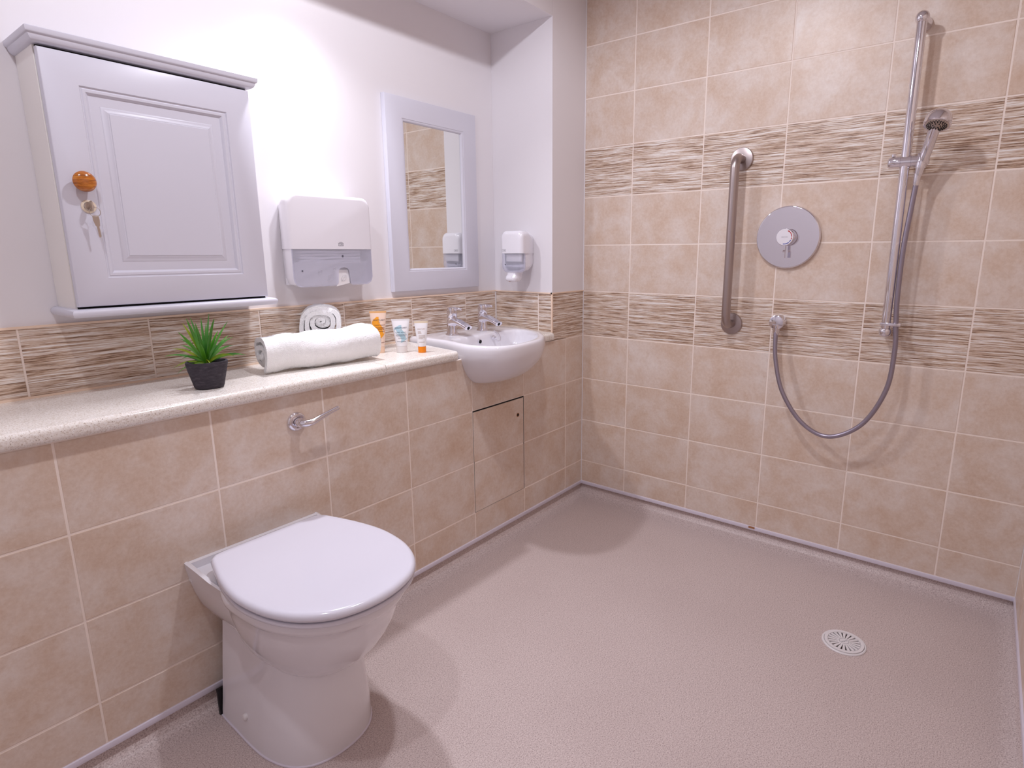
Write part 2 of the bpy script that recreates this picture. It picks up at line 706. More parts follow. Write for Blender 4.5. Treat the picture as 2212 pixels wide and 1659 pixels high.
for j in range(len(colL) - 1):
    for (z0, z1, k) in rows(zr(3)):
        if abs(colL[j] - PX0) < 0.01 and 0.1 < (z0 + z1) / 2 < zr(2) and z0 > 0.1:
            continue
        if z0 > zr(2) - .01 and -1.05 < colL[j] < -.43:
            xm, zm = (colL[j] + colL[j + 1]) / 2, (z0 + z1) / 2
            pp = cut_poly(colL[j] + GAP / 2, colL[j + 1] - GAP / 2, z0 + GAP / 2, z1 - GAP / 2)
            pv, pf = prism([(p[0] - xm, p[1] - zm) for p in pp], 'y', -TH, 0.0)
            ct = mesh('tile', [(p[0] + xm, p[1] + TH, p[2] + zm) for p in pv], pf, M_TILE, None, smooth=0, origin=(xm, TH, zm))
            ct.parent = wall_l
            continue
        tile(wall_l, 'L', colL[j], colL[j + 1], z0, z1, 0.0)
# removable access panel
ap = root('access_panel', (-0.59, 0.0, zr(0)), 'tiled access panel with small round keyhole below the basin', 'access panel')
g = G()
g.add(*box(PX0 + 0.0005, PX1 - 0.0005, 0.0003, 0.0011, zr(0) + 0.0005, zr(2) - 0.0005))
g.out('gap_shadow_board', M_DARK, ap, smooth=0)
g = G()
g.add(*box(PX0 + 0.003, PX1 - 0.006, -0.0004, 0.006, zr(0) + 0.0025, zr(2) - 0.006))
g.out('panel_board', M_GROUT, ap, smooth=0)
for (z0, z1) in ((zr(0), zr(1)), (zr(1), zr(2) - 0.002)):
    t = tile(ap, 'L', PX0 - 0.0006, PX1 - 0.0030, z0, z1 - (0.0015 if z0 > .3 else 0), -0.0015)
g = G()
g.add(*lathe((-0.4805, -0.0012, 0.4926), (0, -1, 0), [(0, 0.0085), (0.0008, 0.0085), (0.0012, 0.0075), (0.0012, 0.006), (0.0004, 0.0055)], 24, True, True))
g.out('keyhole_collar', M_STAIN, ap)
g = G()
g.add(*lathe((-0.4805, -0.0012, 0.4926), (0, -1, 0), [(0, 0.0055), (0.0009, 0.0055)], 24))
g.out('keyhole', M_DARK, ap)

# ------------------------------------------------------------------ pier, niche, lintel
v, f = box(XN + GR, 0.0, 0.0 + GR, 0.5, 0.772, 0.97)
v2, f2 = box(XN + 0.0003, 0.0, 0.0006, 0.5, 0.97, ZC)
g = G()
g.add(v2, f2)
wall_p = tag(g.out('wall_pier', M_PAINT, smooth=0), 'white painted pier between the basin niche and the shower wall', 'wall', kind='structure')
mesh('pier_backing', v, f, M_GROUT, wall_p, smooth=0)
tile(wall_p, 'L', XN + 0.004, 0.0, zr(3), zr(4), 0.0, True)
t = tile(wall_p, 'S', -D, -0.0755, ZT, zr(4), XN, True)
t = tile(wall_p, 'S', -0.0755, -0.006, ZT, zr(4), XN, True)
g = G()
g.add(*box(XN - 0.0004, XN + 0.02, 0.0, D, 0.972, 0.9722))
g.add(*bbox(XN - TH * 0.3, XN + 0.005, -0.0012, 0.006, ZT, 0.9715, 0.001))
g.out('tile_edge_trim', M_CAULK, wall_p)
g = G()
g.add(*box(XN - 0.0045, XN + 0.004, -0.001, D, 0.9685, 0.9735))
g.add(*box(XN - 0.0045, -0.001, -0.0030, 0.006, 0.9685, 0.9735))
g.out('top_sealant', M_CAULK, wall_p)
g = G()
g.add(*box(XN - 0.0085, XN - 0.002, D - 0.0075, D, ZT, 0.97))
g.out('corner_sealant', M_WHITECAULK, wall_p)

v, f = box(XB, XN, D + 0.0004, D + 0.12, 0.6, ZS + 0.02)
wall_n = tag(mesh('wall_niche', v, f, M_PAINT, smooth=0), 'white painted back wall of the niche above a streaked tile upstand', 'wall', kind='structure')
colN = [XB, -2.52, -2.215, -1.9125, -1.6435, -1.3425, -1.0405, -0.7385, -0.4405, XN - TH]
for j in range(len(colN) - 1):
    tile(wall_n, 'L', colN[j], colN[j + 1], ZT - 0.004, zr(4), D - TH + 0.001, True)
g = G()
g.add(*box(XB, XN, D - 0.005, D + 0.001, ZT - 0.01, 0.9695))
g.out('upstand_grout', M_GROUT, wall_n, smooth=0)
g = G()
g.add(*box(XB, XN, D - 0.0075, D + 0.001, 0.9685, 0.974))
g.add(*box(XB, -0.76, D - 0.0095, D - 0.004, ZT - 0.002, ZT + 0.0055))
g.out('upstand_sealant', M_CAULK, wall_n, smooth=0)

v, f = box(XB, XN, 0.0006, D + 0.12, ZS, ZC)
tag(mesh('wall_lintel', v, f, M_PAINT, smooth=0), 'white painted bulkhead and soffit over the basin niche', 'wall', kind='structure')

# ------------------------------------------------------------------ right wall, wall behind, ceiling
v, f = box(XB, 0.0, YR - 0.12, YR - GR, 0.041, ZC + 0.05)
wall_r = tag(mesh('wall_right', v, f, M_GROUT, smooth=0), 'beige tiled wall at the extreme right edge beyond the drain', 'wall', kind='structure')
colR = [0.0] + [0.215 + 0.3025 * j for j in range(10)]
colR = [c_ for c_ in colR if c_ < -XB] + [-XB]
for j in range(len(colR) - 1):
    for (z0, z1, k) in rows(ZC):
        tile(wall_r, 'R', colR[j], colR[j + 1], z0, z1, YR, k == 'd')
g = G()
g.add(*box(-0.004, 0.002, YR - 0.002, YR + 0.0022, ZTRIM, ZC))
g.out('corner_sealant', M_WHITECAULK, wall_r)

v, f = box(XB - 0.1, XB, YR - 0.1, D + 0.12, -0.02, ZC + 0.05)
tag(mesh('wall_rear', v, f, M_PAINT, smooth=0), 'plain white painted wall facing the shower', 'wall', kind='structure')
v, f = box(XB - 0.1, 0.12, YR - 0.1, 0.0006, ZC, ZC + 0.1)
tag(mesh('ceiling', v, f, M_CEIL, smooth=0), 'plain white ceiling with recessed downlights', 'ceiling', kind='structure')

for i, (lx, ly, lz, wt, ang, bl) in enumerate(LIGHTS):
    lb = ['round recessed downlight in the niche soffit', 'round recessed downlight in the ceiling near the entrance', 'round recessed downlight in the ceiling over the floor'][i]
    dl = root('ceiling_downlight', (lx, ly, lz), lb, 'light', 'recessed downlights')
    g = G()
    g.add(*lathe((lx, ly, lz), (0, 0, -1), [(0, 0.045), (0.004, 0.044), (0.006, 0.038), (0.006, 0.030), (0.001, 0.027)], 40, True, True))
    g.out('bezel', M_CHROME, dl)
    g = G()
    g.add(*lathe((lx, ly, lz - 0.0015), (0, 0, -1), [(0, 0.026), (0.0015, 0.025)], 32))
    g.out('lens', M_LENS, dl)

# ------------------------------------------------------------------ worktop


def bull(x0, x1, yf, yb, skew=None, name='worktop', label='', cat='worktop', cut=None):
    zb = ZT - 0.031
    prof = [(yb, zb), (yf + 0.004, zb), (yf + 0.0008, zb + 0.004)]
    prof += [(yf, zb + 0.010)]
    for i in range(7):
        a = math.radians(90 * i / 6)
        prof.append((yf + 0.013 - 0.013 * math.cos(a), ZT - 0.013 + 0.013 * math.sin(a)))
    prof.append((yb, ZT))
    l0 = [((x0 if cut is None else cut(p[0])), p[0], p[1]) for p in prof]
    l1 = [((x1 if not skew else skew(p[0])), p[0], p[1]) for p in prof]
    v, f = loft([l0, l1])
    return tag(mesh(name, v, f, M_TOP, smooth=35), label, cat)


bull(XB, -1.1352, -0.019, D - 0.007, None, 'worktop', 'long speckled cream worktop carrying the plant and rolled towels')
bull(-1.1340, -0.80, -0.019, D - 0.007, lambda y: -0.826 + (y + 0.019) * 0.165, 'worktop', 'short speckled cream worktop piece with toiletries left of the basin')
bull(-0.300, XN - 0.0005, -0.010, D - 0.010, lambda y: XN - 0.0005, 'worktop', 'narrow speckled cream worktop strip right of the basin', cut=lambda y: -0.343 + 0.047 * min(1, max(0, (y + 0.01) / 0.12)))

# ------------------------------------------------------------------ basin
BX = -0.545


def polar(pts, c, n=128):
    """sample a closed polyline by angle about c"""
    out = []
    m = len(pts)
    for i in range(n):
        a = 2 * PI * i / n
        dx, dy = math.cos(a), math.sin(a)
        best = None
        for k in range(m):
            p, q = pts[k], pts[(k + 1) % m]
            ex, ey = q[0] - p[0], q[1] - p[1]
            den = dx * ey - dy * ex
            if abs(den) < 1e-12:
                continue
            t = ((p[0] - c[0]) * ey - (p[1] - c[1]) * ex) / den
            s = ((p[0] - c[0]) * dy - (p[1] - c[1]) * dx) / den
            if t > 0 and -1e-6 <= s <= 1 + 1e-6:
                if best is None or t > best:
                    best = t
        out.append((c[0] + dx * best, c[1] + dy * best))
    return out


def sym(half):
    """half outline from back centre to front centre on +x side -> closed smooth outline"""
    pts = [Vector((p[0], p[1], 0)) for p in half] + [Vector((-p[0], p[1], 0)) for p in reversed(half[1:-1])]
    return [(p.x, p.y) for p in catmull(pts, 6, True)]


basin = root('wash_basin', (BX, 0.0, 0.668), 'white semi-recessed ceramic wash basin with two chrome taps', 'basin')
BC = (-0.06, 0.015)


def asym(pts):
    return [(p.x - BX, p.y) for p in catmull([Vector((p[0], p[1], 0)) for p in pts], 6, True)]


rim = polar(asym([(-.53, .3105), (-.42, .3105), (-.315, .3105), (-.298, .297), (-.299, .2), (-.305, .106), (-.326, .04), (-.355, -.02), (-.396, -.072), (-.448, -.118), (-.520, -.157), (-.61, -.174), (-.695, -.176), (-.755, -.150), (-.790, -.092), (-.799, -.03), (-.788, .03), (-.772, .10), (-.767, .17), (-.770, .25), (-.768, .297), (-.752, .3105), (-.65, .3105)]), BC)
hole = polar(asym([(-.545, .125), (-.45, .127), (-.375, .118), (-.352, .095), (-.355, .05), (-.378, 0), (-.415, -.05), (-.47, -.096), (-.54, -.128), (-.62, -.146), (-.69, -.146), (-.735, -.122), (-.762, -.075), (-.767, -.02), (-.756, .04), (-.738, .09), (-.705, .115), (-.63, .123)]), BC)
low = polar(asym([(-.60, .14), (-.53, .14), (-.50, .13), (-.486, .08), (-.490, .025), (-.50, -.008), (-.525, -.026), (-.56, -.040), (-.60, -.047), (-.65, -.046), (-.69, -.036), (-.712, -.014), (-.716, .010), (-.716, .08), (-.708, .13), (-.69, .14), (-.65, .14)]), BC)
ZB = 0.823


def lp_mix(A, B, t, z, clampy=None):
    out = []
    for p, q in zip(A, B):
        x, y = p[0] + (q[0] - p[0]) * t, p[1] + (q[1] - p[1]) * t
        if clampy is not None:
            y = min(y, clampy)
        out.append((BX + x, y, z))
    return out


def lp_off(A, d, z):
    """shrink a polar loop towards the centre by about d"""
    out = []
    for p in A:
        r = math.hypot(p[0] - BC[0], p[1] - BC[1])
        k = (r - d) / r
        out.append((BX + BC[0] + (p[0] - BC[0]) * k, BC[1] + (p[1] - BC[1]) * k, z))
    return out


loops = []
# outside of the bowl from the bottom up
nb = 14
for i in range(nb + 1):
    a = (PI / 2) * i / nb
    t = 1 - math.sin(a) ** 1.0                 # 1 at bottom, 0 at rim
    z = 0.668 + (0.797 - 0.668) * (1 - math.cos(a)) ** 0.80
    loops.append(lp_mix(rim, low, t, z))
for (d, z) in ((0.0000, .806), (0.0012, .813), (0.0040, .8185), (0.0085, .8222), (0.0135, ZB)):
    loops.append(lp_off(rim, d, z))
rin = [(p[0] - BX, p[1]) for p in loops[-1]]
for (t, z) in ((0.4, ZB - .0006), (0.75, ZB - .0012), (0.92, ZB - .0024)):
    loops.append(lp_mix(rin, hole, t, z))
loops.append(lp_off(hole, 0.000, ZB - .006))
loops.append(lp_off(hole, 0.003, ZB - .012))
loops.append(lp_off(hole, 0.007, ZB - .025))
plug = (0.0, 0.02)
for i in range(1, 10):
    a = (PI / 2) * i / 9
    k = math.cos(a) * 0.9 + 0.10
    z = ZB - .025 - 0.095 * math.sin(a) ** 0.9
    lp = []
    for p in hole:
        r = math.hypot(p[0] - BC[0], p[1] - BC[1]) - 0.008
        an = math.atan2(p[1] - BC[1], p[0] - BC[0])
        lp.append((BX + BC[0] + math.cos(an) * r * k, BC[1] + math.sin(an) * r * k, z))
    loops.append(lp)
v, f = loft(loops)
mesh('bowl', v, f, M_CERAMIC, basin, smooth=50)
# overflow slot, chain stay, chain, waste
g = G()
g.add(*lathe((BX - 0.025, 0.1165, 0.795), (0, -1, -0.15), [(0, 0.0105), (0.002, 0.0105), (0.003, 0.009), (0.003, 0.0075), (0.0, 0.007)], 24))
g.out('overflow_ring', M_CHROME, basin)
g = G()
g.add(*lathe((BX - 0.025, 0.1150, 0.795), (0, -1, -0.15), [(0, 0.0075), (0.0035, 0.007)], 24))
g.out('overflow_hole', M_DARK, basin)
g = G()
g.add(*lathe((BX + 0.055, 0.1165, 0.803), (0, -1, -0.1), [(0, 0.008), (0.003, 0.008), (0.006, 0.005), (0.012, 0.0045), (0.014, 0.006), (0.017, 0.004)], 20))
g.out('chain_stay', M_CHROME, basin)
g = G()
cp = catmull([(BX + .055, .100, .800), (BX + .062, .100, .788), (BX + .078, .100, .787), (BX + .086, .104, .800), (BX + .086, .118, .8175), (BX + .082, .135, ZB + .002)], 7)
for i, p in enumerate(cp):
    g.add(*sphere(p, 0.0022, 8, 6))
g.out('ball_chain', M_CHROME, basin)
g = G()
g.add(*lathe((BX, 0.02, 0.7035), (0, 0, 1), [(0, 0.022), (0.002, 0.021), (0.003, 0.017), (0.001, 0.012)], 28))
g.out('waste', M_CHROME, basin)


def tap(x, y):
    t = root('basin_tap', (x, y, ZB), None, None)
    z = ZB - 0.0008
    g = G()
    g.add(*lathe((x, y, z), (0, 0, 1), [(0, 0.0265), (0.003, 0.0265), (0.005, 0.0255), (0.0055, 0.021)], 36))
    g.out('base_flange', M_CHROME, t)
    # body leaning slightly towards the spout
    g = G()
    loops = []
    for i in range(13):
        s = i / 12
        rx = 0.0205 - 0.0035 * math.sin(PI * min(s * 1.1, 1)) * 0.9
        ry = 0.0215 - 0.002 * s
        yy = y - 0.002 * s + 0.004 * math.sin(PI * s)
        loops.append([(x + rx * math.cos(2 * PI * k / 28), yy + ry * math.sin(2 * PI * k / 28), z + 0.005 + 0.064 * s) for k in range(28)])
    g.add(*loft(loops))
    g.out('body', M_CHROME, t)
    g = G()
    path = catmull([(x, y + .004, z + .050), (x, y - .016, z + .053), (x, y - .042, z + .051), (x, y - .070, z + .042), (x, y - .090, z + .033)], 6)
    loops = []
    for i, p in enumerate(path):
        s = i / (len(path) - 1)
        w_ = 0.0200 - 0.001 * s
        h_ = 0.0200 - 0.0115 * min(1, s * 1.6)
        tn = (path[min(i + 1, len(path) - 1)] - path[max(i - 1, 0)]).normalized()
        nr = Vector((0, -tn.z, tn.y)) * (-1)
        sh = Vector((0, 0, 0)) if s < 0.95 else Vector((0, 0, 0))
        loops.append([p + sh + Vector((1, 0, 0)) * (w_ * math.copysign(abs(math.cos(2 * PI * k / 24)) ** .7, math.cos(2 * PI * k / 24))) + nr * (h_ * math.copysign(abs(math.sin(2 * PI * k / 24)) ** .8, math.sin(2 * PI * k / 24))) for k in range(24)])
    g.add(*loft(loops))
    sp = g.out('spout', M_CHROME, t)
    g = G()
    e = path[-1]
    dn = (path[-1] - path[-2]).normalized()
    g.add(*lathe(e + Vector((0, 0, -0.001)), dn, [(0, 0.0068), (0.0006, 0.0066)], 20))
    g.out('aerator', M_DARK, sp)
    # headwork and lever
    g = G()
    g.add(*lathe((x, y - .001, z + .067), (0, 0, 1), [(0, 0.0195), (0.002, 0.0200), (0.003, 0.0192), (0.004, 0.0200), (0.034, 0.0195), (0.039, 0.018), (0.0415, 0.013)], 32))
    g.out('handle', M_CHROME, t)
    g = G()
    path = [(x, y - .006, z + .101), (x, y - .022, z + .103), (x, y - .040, z + .104), (x, y - .056, z + .1035)]
    g.add(*sweep(catmull(path, 4), [0.0066] * 5 + [0.0055] * 4 + [0.0048] * 3 + [0.0036], 14))
    g.out('lever', M_CHROME, t)
    return t


t1 = tap(-0.632, 0.205)
tag(t1, 'left chrome pillar tap on the basin, nearer the toiletries', 'tap', 'basin taps')
t2 = root('basin_tap', (-0.462, 0.198, ZB), 'right chrome pillar tap on the basin, nearer the soap dispenser', 'tap', 'basin taps')


def copy_children(src, dst):
    for ch in src.children:
        c_ = ch.copy()
        COL.objects.link(c_)
        c_.parent = dst
        for gch in ch.children:
            d_ = gch.copy()
            COL.objects.link(d_)
            d_.parent = c_


copy_children(t1, t2)

# ------------------------------------------------------------------ toilet
TX = -1.572
toilet = root('toilet', (TX, -0.25, FZ), 'white back-to-wall toilet with closed lid against the tiled boxing', 'toilet')


def tl(pts, z, n=72, c=(0, -.24)):
    return [(TX + p[0], p[1], z) for p in polar(sym(pts), c, n)]


g = G()
# pedestal
ped = []
for (z, hb, hm, yf, hw_f) in ((FZ, .130, .134, -.386, .1), (0.008, .130, .134, -.385, .1), (0.04, .129, .132, -.381, .1), (.09, .128, .126, -.372, .1), (.14, .127, .121, -.364, .1), (.19, .126, .118, -.354, .1), (.235, .125, .118, -.356, .1), (.28, .125, .122, -.37, .1), (.32, .126, .128, -.385, .1)):
    yb = -.040
    pts = [(0, yb), (hb * .6, yb), (hb * .95, yb - .003), (hb, yb - .012), (hb + (hm - hb) * .5, -.12), (hm, -.2), (hm * .97, -.2 + (yf + .2) * .35), (hm * .84, -.2 + (yf + .2) * .67), (hm * .6, -.2 + (yf + .2) * .88), (hm * .3, -.2 + (yf + .2) * .975), (0, yf)]
    ped.append([(p[0] - .024 * max(0, 1 - z / .30), p[1], p[2]) for p in tl(pts, z, c=(0, -.2))])
g.add(*loft(ped))
# bowl
bow = []


def egg(hw, yf, yb):
    yc = yb + (yf - yb) * .42
    return [(0, yb), (hw * .45, yb + (yc - yb) * .04), (hw * .80, yb + (yc - yb) * .25), (hw * .97, yb + (yc - yb) * .62), (hw, yc), (hw * .96, yc + (yf - yc) * .33), (hw * .82, yc + (yf - yc) * .62), (hw * .58, yc + (yf - yc) * .84), (hw * .3, yc + (yf - yc) * .96), (0, yf)]


for (z, hw, yf, yb) in ((.165, .05, -.31, -.15), (.172, .075, -.345, -.13), (.185, .098, -.372, -.12), (.205, .118, -.398, -.11), (.235, .138, -.428, -.10), (.27, .153, -.454, -.09), (.305, .163, -.474, -.085), (.34, .170, -.488, -.08), (.362, .1735, -.496, -.08), (.369, .178, -.504, -.08), (.376, .1835, -.512, -.08), (.386, .1865, -.516, -.08), (.396, .1855, -.514, -.08), (.4025, .179, -.505, -.08)):
    bow.append(tl(egg(hw, yf, yb), z, c=(0, -.24)))
g.add(*loft(bow))
# back shelf: U section running out from the wall
prof = [(-.178, .408), (-.1765, .395), (-.171, .36), (-.163, .325), (-.150, .285), (-.134, .255), (-.118, .235), (-.09, .225), (.09, .225), (.118, .235), (.134, .255), (.150, .285), (.163, .325), (.171, .36), (.1765, .395), (.178, .408), (.173, .4105), (.168, .4085), (.166, .390), (-.166, .390), (-.168, .4085), (-.173, .4105)]
secs = []
for (y, k) in ((-.0005, 1.0), (-.004, 1.0), (-.06, .99), (-.12, .985), (-.18, .98)):
    secs.append([(TX + p[0] * k, y, p[1] if p[1] < .392 or y > -.02 else p[1] - (0.010 * min(1, (-y) / .12) if p[1] > .405 else 0.0)) for p in prof])
g.add(*loft(secs))
g.add(*box(TX - .172, TX + .172, -.014, -.0008, .36, .4085))
g.out('pan', M_CERAMIC, toilet, smooth=38)


def slab(outline, z0, z1, r, top_dome=0.0, n=96, c=(0, -.28)):
    A = polar(sym(outline), c, n)
    loops = []

    def off(d, z):
        lp = []
        for p in A:
            rr = math.hypot(p[0] - c[0], p[1] - c[1])
            k = max((rr - d) / rr, 0.02)
            lp.append((TX + c[0] + (p[0] - c[0]) * k, c[1] + (p[1] - c[1]) * k, z))
        return lp
    loops.append(off(r * .9, z0))
    loops.append(off(r * .3, z0 + r * .2))
    loops.append(off(0, z0 + r * .7))
    for i in range(6):
        a = (PI / 2) * i / 5
        loops.append(off(r * (1 - math.cos(a)), z1 - r + r * math.sin(a)))
    for q in (.03, .07, .12, .17):
        loops.append(off(q, z1 + top_dome * min(1, q / .12)))
    return loft(loops)


LID = [(0, -.064), (.08, -.063), (.128, -.066), (.148, -.078), (.160, -.112), (.180, -.185), (.192, -.26), (.192, -.32), (.180, -.39), (.152, -.453), (.107, -.501), (.054, -.524), (0, -.531)]
SEAT = [(p[0] * .985, -.28 + (p[1] + .28) * .985) for p in LID]
g = G()
g.add(*slab(SEAT, .4035, .4135, .004))
g.out('seat', M_SEAT, toilet, smooth=60)
g = G()
g.add(*slab(LID, .4160, .4375, .0125, .0012))
g.out('lid', M_SEAT, toilet, smooth=60)
for sx in (-.07, .07):
    g = G()
    g.add(*lathe((TX + sx - .012, -.070, .4095), (1, 0, 0), [(0, .007), (.001, .008), (.023, .008), (.024, .007)], 16))
    g.out('hinge', M_SEAT, toilet)
for sx in (-1, 1):
    g = G()
    g.add(*lathe((TX - .02 + sx * .129, -.170, .050), (sx, 0, 0.05), [(0, .0085), (.005, .0085), (.008, .007), (.0095, .004)], 20))
    g.out('bolt_cap', M_PVC, toilet)
g = G()
g.add(*box(TX - .158, TX + .11, -.0405, -.034, FZ + .001, .062))
g.out('back_gap_strip', M_BLACK, toilet)  # black strip in the gap behind the pedestal foot
g = G()
g.add(*sweep([(p[0], p[1], FZ + 0.002) for p in ped[0]] + [(ped[0][0][0], ped[0][0][1], FZ + .002)], 0.0028, 8, False))
g.out('base_sealant', M_TRIM, toilet)

# ------------------------------------------------------------------ flush lever
fl = root('flush_lever', (-1.432, 0.0, 0.689), 'chrome cistern flush lever on the tiled boxing above the toilet', 'flush lever')
g = G()
g.add(*lathe((-1.432, 0.0, .689), (0, -1, 0), [(0, .0265), (.003, .0265), (.007, .0245), (.009, .020), (.009, .0165), (.007, .0155)], 40))
g.out('rose', M_CHROME, fl)
g = G()
g.add(*lathe((-1.432, -.005, .689), (0, -1, 0), [(0, .0135), (.020, .0130), (.026, .0120), (.0285, .009)], 32))
g.out('spindle', M_CHROME, fl)
g = G()
pth = catmull([(-1.434, -.022, .689), (-1.428, -.036, .6885), (-1.412, -.045, .690), (-1.385, -.046, .6985), (-1.356, -.046, .7065), (-1.328, -.046, .7135)], 6)
g.add(*sweep(pth, [0.0128 - 0.0066 * min(1, (i / (len(pth) - 1)) * 1.25) ** .9 for i in range(len(pth) - 1)] + [0.0045], 18))
g.out('lever', M_CHROME, fl)

# ------------------------------------------------------------------ wall cabinet
CX0, CX1, CZ0, CZ1 = -1.828, -1.380, 1.0185, 1.566
CYF = 0.1714                     # door face
cab = root('wall_cabinet', (-1.604, D, 1.0), 'white wall cabinet with raised-panel door, wooden knob and key', 'cabinet')
g = G()
g.add(*bbox(CX0, CX1, CYF + .020, D - .0005, CZ0 - .004, CZ1 + .004, .0012, 1))
g.out('carcass', M_CABSIDE, cab)
g = G()
g.add(*box(CX0 + .004, CX1 - .004, CYF + .017, CYF + .022, CZ0 - .003, CZ1 + .003))
g.out('door_gap', M_DARK, cab)


def rect_panel(x0, x1, z0, z1, yf, prof):
    """nested rectangles: prof = (inset, y)"""
    lp = []
    for (i, y) in prof:
        lp.append([(x0 + i, yf + y, z0 + i), (x1 - i, yf + y, z0 + i), (x1 - i, yf + y, z1 - i), (x0 + i, yf + y, z1 - i)])
    return loft(lp)


DX0, DX1, DZ0, DZ1 = -1.8262, -1.3835, 1.0205, 1.5635
g = G()
MI = 0.064
pr_ = [(0.0, .0178), (0.0, .003), (.0008, .0012), (.003, .0), (MI, 0), (MI + .002, .0030), (MI + .004, .0034), (MI + .006, .0022), (MI + .011, .0028), (MI + .0145, .0062), (MI + .016, .0086), (MI + .036, .0086), (MI + .0385, .0070), (MI + .040, .0068), (MI + .048, .0022), (MI + .0495, .0024), (MI + .051, .0008), (MI + .053, .0008)]
g.add(*rect_panel(DX0, DX1, DZ0, DZ1, CYF, pr_))
door = g.out('door', M_CAB, cab, smooth=30)


def mould(prof, name):
    """profile (outset, z) swept round left, front and right of the cabinet"""
    lp = []
    for (o, z) in prof:
        lp.append([(CX0 - o, D - .0005, z), (CX0 - o, CYF - o, z), (CX1 + o, CYF - o, z), (CX1 + o, D - .0005, z)])
    v, f = loft(lp, True, True)
    return mesh(name, v, f, M_CAB, cab, smooth=35)


cz = CZ1 + .003
mould([(-.004, cz), (.001, cz), (.0045, cz + .0012), (.0085, cz + .0045), (.0108, cz + .0095), (.0118, cz + .0140), (.0140, cz + .0150), (.0150, cz + .0165), (.0160, cz + .0180), (.0165, cz + .0262), (.0150, cz + .0275), (-.02, cz + .0275)], 'cornice')
cz = CZ0 - .003
mould([(-.004, cz), (.006, cz), (.0105, cz - .001), (.0145, cz - .0045), (.0160, cz - .0095), (.0145, cz - .0145), (.0115, cz - .0180), (.0105, cz - .0185), (-.004, cz - .0185)], 'base_moulding')
g = G()
KX, KZ = -1.7845, 1.2955
g.add(*lathe((KX, CYF, KZ), (0, -1, 0), [(0, .0105), (.004, .0095), (.010, .0100), (.0135, .0150), (.0165, .0200), (.0205, .0222), (.0245, .0205), (.0275, .0160), (.0300, .0090), (.0308, .0030)], 40))
g.out('knob', M_WOOD, door)
LX, LZ = -1.7788, 1.2435
g = G()
g.add(*lathe((LX, CYF, LZ), (0, -1, 0), [(0, .0145), (.002, .0143), (.0035, .0125), (.0035, .0098), (.002, .0095)], 32))
g.out('lock_escutcheon', M_RING, door)
g = G()
g.add(*lathe((LX, CYF, LZ), (0, -1, 0), [(0, .0095), (.005, .0095), (.006, .0085)], 28))
g.out('lock_barrel', M_NICKEL, door)
keys = root('key_pair', (LX, CYF - .012, LZ), 'pair of small steel keys on a ring hanging from the cabinet lock', 'keys')
# key in the lock: edge-on plate
g = G()
poly = [(-.004, -.0025), (-.010, -.0025), (-.012, -.010), (-.022, -.0115), (-.027, -.007), (-.027, .007), (-.022, .0115), (-.012, .010), (-.010, .0025), (-.004, .0025)]
g.add(*prism([(CYF + p[0], LZ + p[1]) for p in poly], 'x', LX - .0012, LX + .0012))
g.out('inserted_key', M_NICKEL, keys, smooth=0)
g = G()
rc = Vector((LX + .0035, CYF - .0235, LZ - .0125))
g.add(*sweep([rc + Vector((.0105 * math.cos(2 * PI * k / 28) * .9, .0105 * math.cos(2 * PI * k / 28) * -.35, .0105 * math.sin(2 * PI * k / 28))) for k in range(29)], .0007, 8, False))
g.out('split_ring', M_NICKEL, keys)
g = G()
kz = rc.z - .008
poly = [(-.0055, 0), (.0055, 0), (.0058, -.010), (.0045, -.019), (.0042, -.022), (.0025, -.024), (.0025, -.044), (.0012, -.0475), (-.0008, -.0475), (-.0018, -.045), (-.0018, -.024), (-.0036, -.022), (-.0042, -.019), (-.006, -.010)]
tw = .28
pv = []
for yy in (-.0009, .0009):
    pv.append([(rc.x + (p[0] - .07 * p[1]) * math.cos(tw), CYF - .0225 + yy - (p[0]) * math.sin(tw), kz + p[1]) for p in poly])
g.add(*loft(pv))
g.out('hanging_key', M_NICKEL, keys, smooth=0)

# ------------------------------------------------------------------ paper towel dispenser
PXC, PW = -1.1265, .149
PZ0, PZ1, PZW = 1.036, 1.318, 1.1525
PYF = D - .101
disp = root('paper_towel_dispenser', (PXC, D, PZ0), 'white wall dispenser for paper towels with smoky lower window', 'towel dispenser')


def tapered(xc, zc, outl_f, yf, yb, kb, r=0.012, y_s=0.02):
    """outline (x,z) extruded from yf to yb, rounded on the front edge, tapering to kb at the back"""
    loops = []
    for i in range(6):
        a = (PI / 2) * i / 5
        d = r * (1 - math.sin(a))
        loops.append([(xc + p[0] - math.copysign(min(d, abs(p[0])), p[0]), yf + r - r * math.cos(a), zc + p[1] - math.copysign(min(d, abs(p[1])), p[1])) for p in outl_f])
    loops.append([(xc + p[0], yf + r + y_s, zc + p[1]) for p in outl_f])
    loops.append([(xc + p[0] * kb, yb, zc + p[1] * (kb + (1 - kb) * .4)) for p in outl_f])
    return loft(loops)


# whole shell split at the window line: upper cover, lower clear part with notch
def shell_part(x0, x1, zlo, zhi, rtop, rbot, yf, yb, kx, wall_t=0.003, bulge=0.006):
    pass


hw, hh = PW, (PZ1 - PZ0) / 2
zc = (PZ0 + PZ1) / 2
full = rrect(hw, hh, .030, 8)


def clip_poly(poly, zcut, keep_above):
    out = []
    m_ = len(poly)
    for i in range(m_):
        a, b = poly[i], poly[(i + 1) % m_]
        ia = (a[1] >= zcut) == keep_above
        ib = (b[1] >= zcut) == keep_above
        if ia:
            out.append(a)
        if ia != ib:
            t = (zcut - a[1]) / (b[1] - a[1])
            out.append((a[0] + (b[0] - a[0]) * t, zcut))
    return out


